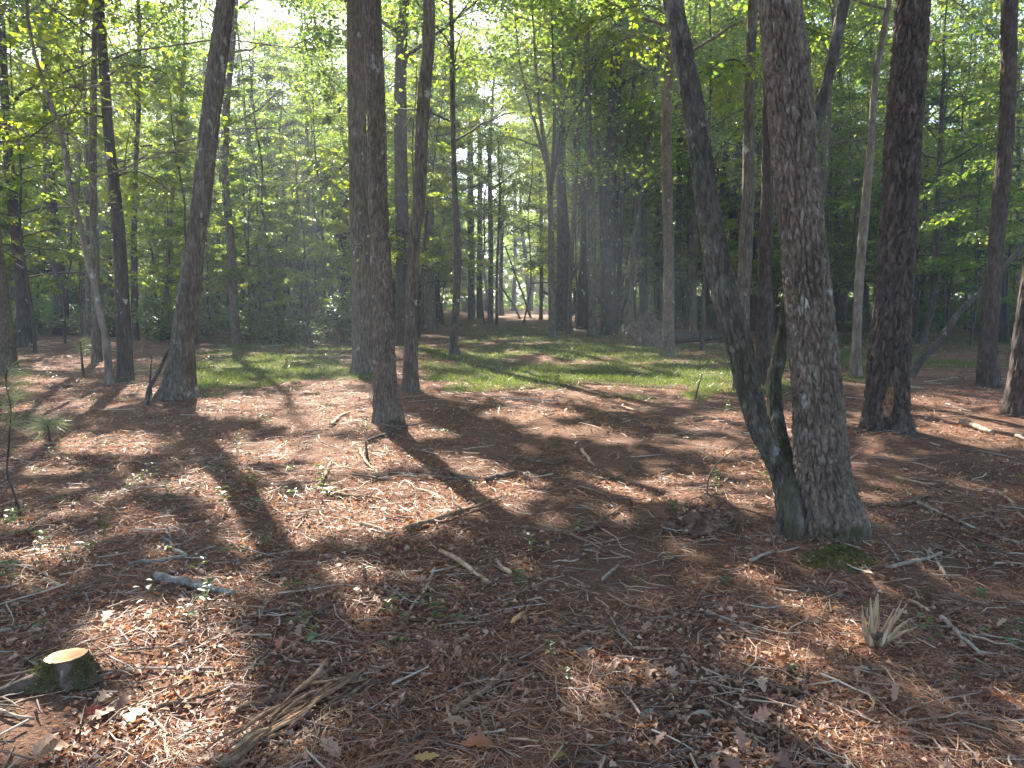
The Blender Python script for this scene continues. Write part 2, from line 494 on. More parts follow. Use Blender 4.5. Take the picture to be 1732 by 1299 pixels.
# ------------------------------------------------------------------ ground
def build_ground():
    a = np.linspace(-1, 1, 281)
    gx = 3.2 * a + 300 * np.sign(a) * np.abs(a) ** 5.2 + 9 * a ** 3
    b = np.linspace(0, 1, 301)
    gy = -30 * (1 - b) ** 9 + 1.2 + 8.5 * b + 14 * b ** 3 + 400 * b ** 9
    X, Y = np.meshgrid(gx, gy)
    Z = hgt(X, Y)
    V = np.stack([X.ravel(), Y.ravel(), Z.ravel()], 1)
    n, m = X.shape
    i = np.arange(n - 1)[:, None] * m + np.arange(m - 1)[None]
    F = np.stack([i, i + 1, i + m + 1, i + m], -1).reshape(-1, 4)
    g = grass_mask(V[:, 0], V[:, 1]) * 0.8
    o = obj('ground', mesh('ground', V, F, 'forest_floor', True, {'grass': g}))
    tag(o, 'brown forest floor of needles, soil and grass', kind='structure')
build_ground()

# ------------------------------------------------------------------ leaves
def kite_leaves(P, D, N, L, Wd, fold=0.18, droop=0.15):
    """one folded four-corner leaf for each row."""
    n = len(P)
    D = norm(D)
    N = norm(N - D * (N * D).sum(1, keepdims=True))
    Sd = np.cross(D, N)
    L = L[:, None]; Wd = Wd[:, None]
    a = P
    b = P + D * L * 0.45 + Sd * Wd * 0.5 + N * Wd * fold
    c = P + D * L - N * L * droop
    d = P + D * L * 0.45 - Sd * Wd * 0.5 + N * Wd * fold
    V = np.stack([a, b, c, d], 1).reshape(-1, 3)
    k = np.arange(n)[:, None] * 4
    F = np.concatenate([k + np.array([[0, 2, 1]]), k + np.array([[0, 3, 2]])], 1).reshape(-1, 3)
    return V, F

def rand_unit(R, n):
    return norm(R.normal(size=(n, 3)))

def branch_path(p0, az, el, L, R, k=6, droop=0.25, wob=0.08):
    t = np.linspace(0, 1, k)
    d = np.array([math.cos(az) * math.cos(el), math.sin(az) * math.cos(el), math.sin(el)])
    P = p0 + d * (L * t)[:, None]
    P[:, 2] -= droop * L * t ** 2
    P += np.cumsum(R.normal(size=(k, 3)) * wob * L / k, 0) * (t > 0)[:, None]
    return P

def interp_path(P, t):
    s = np.linspace(0, 1, len(P))
    return np.array([np.interp(t, s, P[:, i]) for i in range(3)])

def foliage_on(paths, R, nleaf, size, spread, tilt=0.45, tmin=0.25):
    """scatter leaves along twig polylines."""
    if not paths:
        return None
    A = np.array([p[0] for p in paths]); M = np.array([p[len(p) // 2] for p in paths]); B = np.array([p[-1] for p in paths])
    w = np.linalg.norm(B - A, axis=1)
    idx = R.choice(len(paths), nleaf, p=w / w.sum())
    t = tmin + (1 - tmin) * R.random(nleaf)
    tt = t[:, None]
    P = A[idx] * (1 - tt) ** 2 + (2 * M[idx] - 0.5 * (A[idx] + B[idx])) * 2 * tt * (1 - tt) + B[idx] * tt ** 2
    D0 = norm(B[idx] - A[idx])
    ang = R.choice([-1, 1], nleaf) * R.uniform(0.3, 1.2, nleaf)
    D = np.stack([D0[:, 0] * np.cos(ang) - D0[:, 1] * np.sin(ang), D0[:, 0] * np.sin(ang) + D0[:, 1] * np.cos(ang), D0[:, 2] * 0.5 - 0.15 + R.normal(size=nleaf) * 0.25], 1)
    P = P + R.normal(size=(nleaf, 3)) * np.array([spread, spread, spread * 0.55])
    N = np.array([0, 0, 1.0]) + R.normal(size=(nleaf, 3)) * tilt
    L = size * R.uniform(0.6, 1.25, nleaf)
    return P, D, N, L

def in_frame(P, mu=60, mv=60):
    u, v = project(P)
    return (P[:, 1] > 1) & (u > -mu) & (u < W0 + mu) & (v > -mv) & (v < H0)

def canopy_crown(base, top, R, radius, z0, z1, nlimb=11, nleaf=5200, big=0.36, small=0.125, carved=True, trunk_at=None, rmax=None):
    """limbs + foliage of a tall tree. returns (limb meshes list, leafV, leafF)"""
    limbs, twigs = [], []
    for i in range(nlimb):
        f = (i + R.random() * 0.6) / nlimb
        z = z0 - 1.0 + (z1 - z0) * f * 0.92
        p0 = trunk_at(z)
        az = i * 2.4 + R.random() * 0.8
        Lb = radius * (1.05 - 0.62 * f) * R.uniform(0.8, 1.15)
        path = branch_path(p0, az, R.uniform(0.25, 0.7) + f * 0.4, Lb, R, 7, 0.12, 0.12)
        r0 = min(0.035 + 0.012 * Lb * (1 - 0.5 * f), rmax(z) * 0.5) if rmax else 0.035 + 0.012 * Lb * (1 - 0.5 * f)
        limbs.append(tube(path, np.linspace(r0, min(0.012, r0 * 0.5), 7), 5))
        for k in range(9):
            t = R.uniform(0.25, 1.0)
            q = interp_path(path, t)
            tw = branch_path(q, az + R.choice([-1, 1]) * R.uniform(0.5, 1.3), R.uniform(-0.1, 0.5), R.uniform(0.8, 1.9), R, 4, 0.15, 0.1)
            twigs.append(tw)
            if k % 2 == 0:
                limbs.append(tube(tw, np.linspace(0.014, 0.005, 4), 3, cap=False))
    P, D, N, L = foliage_on(twigs, R, nleaf, big, 0.32, 0.55, 0.1)
    if carved:
        k = carve(P + norm(D) * (L * 0.45)[:, None], R, 0.015)
        P, D, N, L = P[k], D[k], N[k], L[k]
    vis = in_frame(P)
    rep = 3
    Pv = np.repeat(P[vis], rep, 0)
    nv = len(Pv)
    Pv = Pv + R.normal(size=(nv, 3)) * 0.16
    Dv = np.repeat(D[vis], rep, 0) + R.normal(size=(nv, 3)) * 0.6
    Nv = np.repeat(N[vis], rep, 0) + R.normal(size=(nv, 3)) * 0.4
    Lv = small * R.uniform(0.65, 1.3, nv)
    P = np.vstack([P[~vis], Pv]); D = np.vstack([D[~vis], Dv]); N = np.vstack([N[~vis], Nv]); L = np.concatenate([L[~vis], Lv])
    V, F = kite_leaves(P, D, N, L, L * 0.62)
    return limbs, V, F

def understory(R, H, spread, nleaf, size, base_r, lean=0.0, carved_at=None, zmin=0.22, nb=22, droop=0.3):
    k = 9
    t = np.linspace(0, 1, k)
    T = np.zeros((k, 3))
    T[:, 2] = H * t
    T[:, :2] += np.cumsum(R.normal(size=(k, 2)) * 0.035 * H / k * 2, 0) + np.outer(t, [lean, lean * 0.3])
    T[0] = 0
    T[0, 2] = -0.08
    rad = base_r * (1 - 0.85 * t) + 0.004
    Tc = catmull(np.column_stack([T, rad]), 26)
    trunk = tube(Tc[:, :3], Tc[:, 3], 8)
    parts, twigs = [trunk], []
    for i in range(nb):
        f = zmin + (0.98 - zmin) * (i + R.random()) / nb
        p0 = interp_path(T, f)
        az = i * 2.4 + R.normal() * 0.4
        prof = 1.05 - 0.75 * (f - zmin) / (1 - zmin)
        Lb = spread * prof * R.uniform(0.6, 1.15)
        path = branch_path(p0, az, R.uniform(0.15, 0.7), Lb, R, 6, droop, 0.12)
        parts.append(tube(path, np.linspace(0.006 + 0.006 * Lb, 0.003, 6), 4, cap=False))
        twigs.append(path[2:])
        for j in range(7):
            q = interp_path(path, R.uniform(0.3, 0.98))
            tw = branch_path(q, az + R.choice([-1, 1]) * R.uniform(0.4, 1.2), R.uniform(-0.25, 0.3), Lb * R.uniform(0.2, 0.45), R, 4, 0.2, 0.1)
            twigs.append(tw)
            if j < 3:
                parts.append(tube(tw, np.linspace(0.004, 0.002, 4), 3, cap=False))
    P, D, N, L = foliage_on(twigs, R, nleaf, size, 0.07, 0.42, 0.1)
    if carved_at is not None:
        kp = carve(P + carved_at, R, 0.12)
        P, D, N, L = P[kp], D[kp], N[kp], L[kp]
    V, F = kite_leaves(P, D, N, L, L * 0.6)
    return join(parts), (V, F)

# ------------------------------------------------------------------ trunks
def bark_disp(style, amp, seed, flare=0.0, flare_h=0.35, lobes=5, fine=True, spacing=0.028):
    ratio = 2.2 if style == 'blocks' else 2.5
    ph = seed * 1.7
    def f(th, s, r):
        sh = th.shape
        t, ss, rr = th.ravel(), s.ravel(), r.ravel()
        R0 = float(np.median(rr))
        c, sn = np.cos(t), np.sin(t)
        out = 0.05 * rr * perlin(np.stack([c * 0.8 + seed, sn * 0.8, ss * 0.9], 1), seed)          # overall unevenness
        if fine:
            if style in ('plates', 'blocks'):
                ncell = max(6, int(round(2 * math.pi * R0 / spacing)))
                x = t / (2 * math.pi) * ncell + 0.55 * perlin(np.stack([c * 3, sn * 3, ss * 5], 1), seed + 1) + 0.3 * perlin(np.stack([c * R0 * 40, sn * R0 * 40, ss * 22], 1), seed + 12)
                y = ss / (spacing * ratio) + 0.8 * perlin(np.stack([c * 4, sn * 4, ss * 6], 1), seed + 2)
                ix, iy = np.floor(x).astype(np.int64), np.floor(y).astype(np.int64)
                d1 = np.full(len(x), 9.0); d2 = np.full(len(x), 9.0); hid = np.zeros(len(x))
                for dx in (-1, 0, 1):
                    for dy in (-1, 0, 1):
                        cx, cyy = ix + dx, iy + dy
                        w = np.mod(cx, ncell)
                        h1 = _hash(w, cyy, w * 0 + 1, seed) / 2 ** 32
                        h2 = _hash(w, cyy, w * 0 + 2, seed) / 2 ** 32
                        h3 = _hash(w, cyy, w * 0 + 3, seed) / 2 ** 32
                        d = np.hypot(x - cx - 0.15 - 0.7 * h1, y - cyy - 0.15 - 0.7 * h2)
                        n1 = d < d1
                        d2 = np.where(n1, d1, np.minimum(d2, d))
                        hid = np.where(n1, h3, hid)
                        d1 = np.where(n1, d, d1)
                e = smooth(0.04, 0.36, d2 - d1)
                out = out + amp * (e * (0.8 + 0.3 * hid) - 0.75)
                out = out + amp * 0.22 * perlin(np.stack([c * R0 * 60, sn * R0 * 60, ss * 30], 1), seed + 4)
            else:
                kx = R0 / spacing
                q = np.stack([c * kx, sn * kx, ss / (spacing * 7.0)], 1)
                q = q + 0.35 * np.stack([perlin(q * 0.8 + 9, seed + 5), perlin(q * 0.8 + 31, seed + 6), 0 * t], 1)
                a = np.abs(perlin(q, seed + 7))
                b = np.abs(perlin(q * np.array([1.9, 1.9, 3.4]), seed + 8))
                ridge = smooth(0.0, 0.30, a) * 0.75 + smooth(0.0, 0.3, b) * 0.4
                cuts = smooth(0.0, 0.10, np.abs(perlin(q * np.array([0.7, 0.7, 4.5]) + 5, seed + 11)))
                out = out + amp * (ridge * (0.55 + 0.45 * cuts) - 0.7)
        if flare:
            lob = 1 + 0.55 * np.cos(lobes * t + ph) + 0.35 * np.cos((lobes - 2) * t + 2 * ph)
            out = out + rr * flare * np.exp(-ss / flare_h) * lob
        return out.reshape(sh)
    return f

TREES = []      # for thinning the background

def make_tree(name, label, path, style='furrow', mat='bark_grey', height=18.0, res=(48, 0.05), amp=0.008, spacing=0.03, flare=0.25,
              flare_h=0.3, crown=True, radius=4.5, z0=None, moss=None, group=None, leaf='leaf_green', nleaf=6000, seed=1, lean_y=0.0,
              depth=None, cat='tree', extra=None, top_u=None, lobes=5):
    """path: [(u, v, width px), ...] from the base upwards, in the picture's own pixels; the base sits on the ground."""
    R = rng(seed * 131 + 7)
    u0, v0, _ = path[0]
    g = gpt(u0, v0)
    Y = g[1] if depth is None else depth
    pts = []
    fd = math.hypot(1, 0)
    for i, (u, v, w) in enumerate(path):
        Yc = Y + lean_y * (v0 - v) / 600.0
        p = at_depth(u, v, Yc) if i else np.array([g[0], Y, g[2]])
        dist = p[1] * CP - (p[2] - CAM_H) * SP
        pts.append([*p, 0.5 * w * dist / FPX])
    pts = np.array(pts)
    zt = pts[-1, 2]
    if height > zt + 1.5:
        d = norm((pts[-1, :3] - pts[-2, :3])[None])[0]
        d = norm((d * 0.6 + np.array([0, 0, 0.6]))[None])[0]
        r = pts[-1, 3]
        k = 4
        p = pts[-1, :3].copy()
        for j in range(1, k + 1):
            stepz = (height - zt) / k
            d = norm((d + np.array([R.normal() * 0.06, R.normal() * 0.06, 0.12]))[None])[0]
            p = p + d * (stepz / max(d[2], 0.4))
            pts = np.vstack([pts, [*p, max(0.02, r * (1 - 0.9 * j / k))]])
    base = pts[0, :3].copy()
    low = pts[0].copy(); low[2] -= 0.12
    pts = np.vstack([low, pts])
    dense = catmull(pts, step=0.02)
    # ring spacing: fine where the picture sees the trunk, coarse above it
    nseg, step = res
    u_, v_ = project(dense[:, :3])
    vis = v_ > -40
    zv = dense[vis, 2].max() + 0.1 if vis.any() else 2
    keep, last = [0], 0.0
    sacc = np.concatenate([[0], np.cumsum(np.linalg.norm(np.diff(dense[:, :3], axis=0), axis=1))])
    for i in range(1, len(dense)):
        st = step if dense[i, 2] < zv else 0.5
        if sacc[i] - last >= st:
            keep.append(i); last = sacc[i]
    if keep[-1] != len(dense) - 1: keep.append(len(dense) - 1)
    dn = dense[keep]
    V, F = tube(dn[:, :3], dn[:, 3], nseg, bark_disp(style, amp, seed, flare, flare_h, lobes, True, spacing))
    parts = [(V, F)]
    root = thing(name, label, cat, base, group)
    zz, order = dense[:, 2], np.argsort(dense[:, 2])
    def trunk_at(z):
        return np.array([np.interp(z, zz[order], dense[order, i]) for i in range(3)])
    TREES.append((base[0], base[1]))
    if crown:
        zb = z0 if z0 is not None else max(7.0, height * 0.48)
        limbs, LV, LF = canopy_crown(base, pts[-1, :3], R, radius, zb, height + 0.5, 11, nleaf, trunk_at=trunk_at, rmax=lambda z: float(np.interp(z, zz[order], dense[order, 3])))
        parts += limbs
    V, F = join(parts)
    at = {}
    if moss is not None:
        n = fbm(V * np.array([3, 3, 2.0]) + seed, 3, seed)
        at['moss'] = np.clip(smooth(0.0, 0.35, moss(V - base) + 0.5 * n - 0.25), 0, 1)
    me = mesh('trunk', V - base, F, mat, True, at)
    obj('trunk', me, root)
    if crown:
        o = obj('crown', mesh('crown', LV - base, LF, leaf), root)
        o['kind'] = 'stuff'
    return root, dense, trunk_at

lowmoss = lambda h, a=1.0: (lambda q: a * np.exp(-np.maximum(q[:, 2], 0) / h) - 0.15)

# --- the near trees
bigtree, dD, tD = make_tree('oak_tree', 'thickest near tree with furrowed grey-brown bark and mossy foot', 
    [(1406, 896, 116), (1399, 856, 104), (1392, 818, 95), (1386, 740, 86), (1384, 677, 80), (1375, 581, 76), (1366, 481, 73), (1352, 346, 71), (1338, 192, 74), (1319, 0, 68), (1306, -160, 62)],
    'blocks', 'bark_oak', 19, (280, 0.012), 0.024, 0.034, 0.30, 0.16, True, 5.5, 9.0, lowmoss(0.12, 0.75), seed=3, lobes=4)

def stem_pair():
    """leaning lichen-spotted stem and its mossy curving partner, grown together at the foot"""
    g = gpt(1337, 905)
    root = thing('twin_stem_tree', 'leaning dark twin-stemmed tree with lichen and moss, against the thickest trunk', 'tree', g)
    Y = g[1]
    def build(path, dy, mat, seed, nseg, height, amp, spacing, mossf, style='blocks'):
        pts = []
        for i, (u, v, w) in enumerate(path):
            Yc = Y + dy(v)
            p = at_depth(u, v, Yc) if i else np.array([g[0] + (u - 1337) * Y / FPX, Y + dy(v), g[2] - 0.05])
            dist = p[1] * CP - (p[2] - CAM_H) * SP
            pts.append([*p, 0.5 * w * dist / FPX])
        pts = np.array(pts)
        d = norm((pts[-1, :3] - pts[-2, :3])[None])[0]
        for j in (1, 2, 3):
            p = pts[-1, :3] + d * (height - pts[-1, 2]) / (4 - j)
            pts = np.vstack([pts, [*p, pts[-1, 3] * 0.6]])
        dn = catmull(pts, step=0.016)
        uu, vv = project(dn[:, :3])
        k = (vv > -60) | (np.arange(len(dn)) % 20 == 0)
        dn = dn[k]
        V, F = tube(dn[:, :3], dn[:, 3], nseg, bark_disp(style, amp, seed, 0.12, 0.12, 4, True, spacing))
        n = fbm(V * np.array([3.5, 3.5, 2.2]) + seed, 3, seed)
        ms = np.clip(smooth(0.05, 0.4, mossf(V - g) + 0.55 * n), 0, 1)
        return V, F, dn, ms, mat
    A = build([(1334, 905, 34), (1330, 850, 34), (1320, 804, 32), (1302, 760, 34), (1287, 730, 36), (1268, 665, 40), (1248, 573, 42), (1222, 481, 42), (1197, 346, 38), (1175, 192, 36), (1137, 0, 30), (1105, -140, 27)],
              lambda v: 0.02 + 0.25 * (905 - v) / 600, 'bark_lichen', 11, 150, 11, 0.015, 0.032, lambda q: 0.12 - 0.25 * np.abs(q[:, 2] - 0.9))
    B = build([(1343, 905, 30), (1341, 850, 35), (1333, 800, 34), (1321, 748, 27), (1311, 690, 25), (1310, 640, 24), (1317, 610, 24), (1323, 575, 21), (1328, 530, 17), (1342, 420, 17), (1360, 300, 18), (1384, 192, 19), (1404, 120, 17), (1424, 20, 19), (1440, -80, 17)],
              lambda v: -0.05 + 0.58 * min(1, max(0, (860 - v) / 250)) + 0.1 * max(0, 500 - v) / 400, 'bark_lichen', 12, 84, 9, 0.008, 0.03, lambda q: 0.34 - 0.25 * np.maximum(0, q[:, 2] - 1.0))
    for (V, F, dn, ms, mat), lab in ((A, 'dark leaning stem blotched with pale lichen'), (B, 'green mossy stem that bends behind the thick trunk')):
        o = obj('stem', mesh('stem', V - g, F, mat, True, {'moss': ms}), root)
        o['label'] = lab
        R = rng(41)
        zb = dn[-1, 2] - 2.6
        zs, idx = dn[:, 2], np.argsort(dn[:, 2])
        ta = lambda z, dn=dn, idx=idx: np.array([np.interp(z, dn[idx, 2], dn[idx, i]) for i in range(3)])
        limbs, LV, LF = canopy_crown(g, dn[-1, :3], R, 2.6, zb, dn[-1, 2] + 0.3, 7, 900, trunk_at=ta)
        V2, F2 = join(limbs)
        obj('limb', mesh('limb', V2 - g, F2, 'bark_lichen', True), root)
        c = obj('crown', mesh('crown', LV - g, LF, 'leaf_green'), root)
        c['kind'] = 'stuff'
    TREES.append((g[0], g[1]))
stem_pair()

pine, dP, tP = make_tree('pine_tree', 'dark pine with thick plated bark and an orange scar low on its trunk',
    [(1500, 729, 82), (1500, 698, 73), (1501, 660, 67), (1505, 573, 61), (1513, 481, 56), (1519, 400, 57), (1522, 346, 55), (1531, 192, 55), (1544, 0, 52), (1551, -110, 48)],
    'plates', 'bark_pine', 21, (170, 0.02), 0.045, 0.115, 0.16, 0.22, True, 4.0, 11.0, None, seed=5, lobes=6)
ctree, _, _ = make_tree('oak_tree', 'straight brown-barked tree standing alone in the middle ground casting a long shadow',
    [(657, 713, 50), (655, 688, 46), (652, 660, 40), (649, 573, 35.5), (643, 400, 33), (640, 346, 32), (636, 192, 31), (628, 0, 31), (624, -100, 29)],
    'blocks', 'bark_oak', 19, (140, 0.022), 0.022, 0.05, 0.22, 0.16, True, 4.8, 9.5, lowmoss(0.15, 0.6), seed=6)
ltree, _, _ = make_tree('oak_tree', 'grey tree leaning right with a wide buttressed foot beside a dead stub',
    [(300, 674, 58), (302, 655, 50), (306, 620, 43), (310, 573, 37), (322, 481, 35), (332, 400, 31), (340, 346, 30), (357, 192, 31), (382, 0, 29), (394, -90, 27)],
    'blocks', 'bark_grey', 18, (110, 0.026), 0.022, 0.055, 0.42, 0.28, True, 4.8, 9.0, None, seed=7)

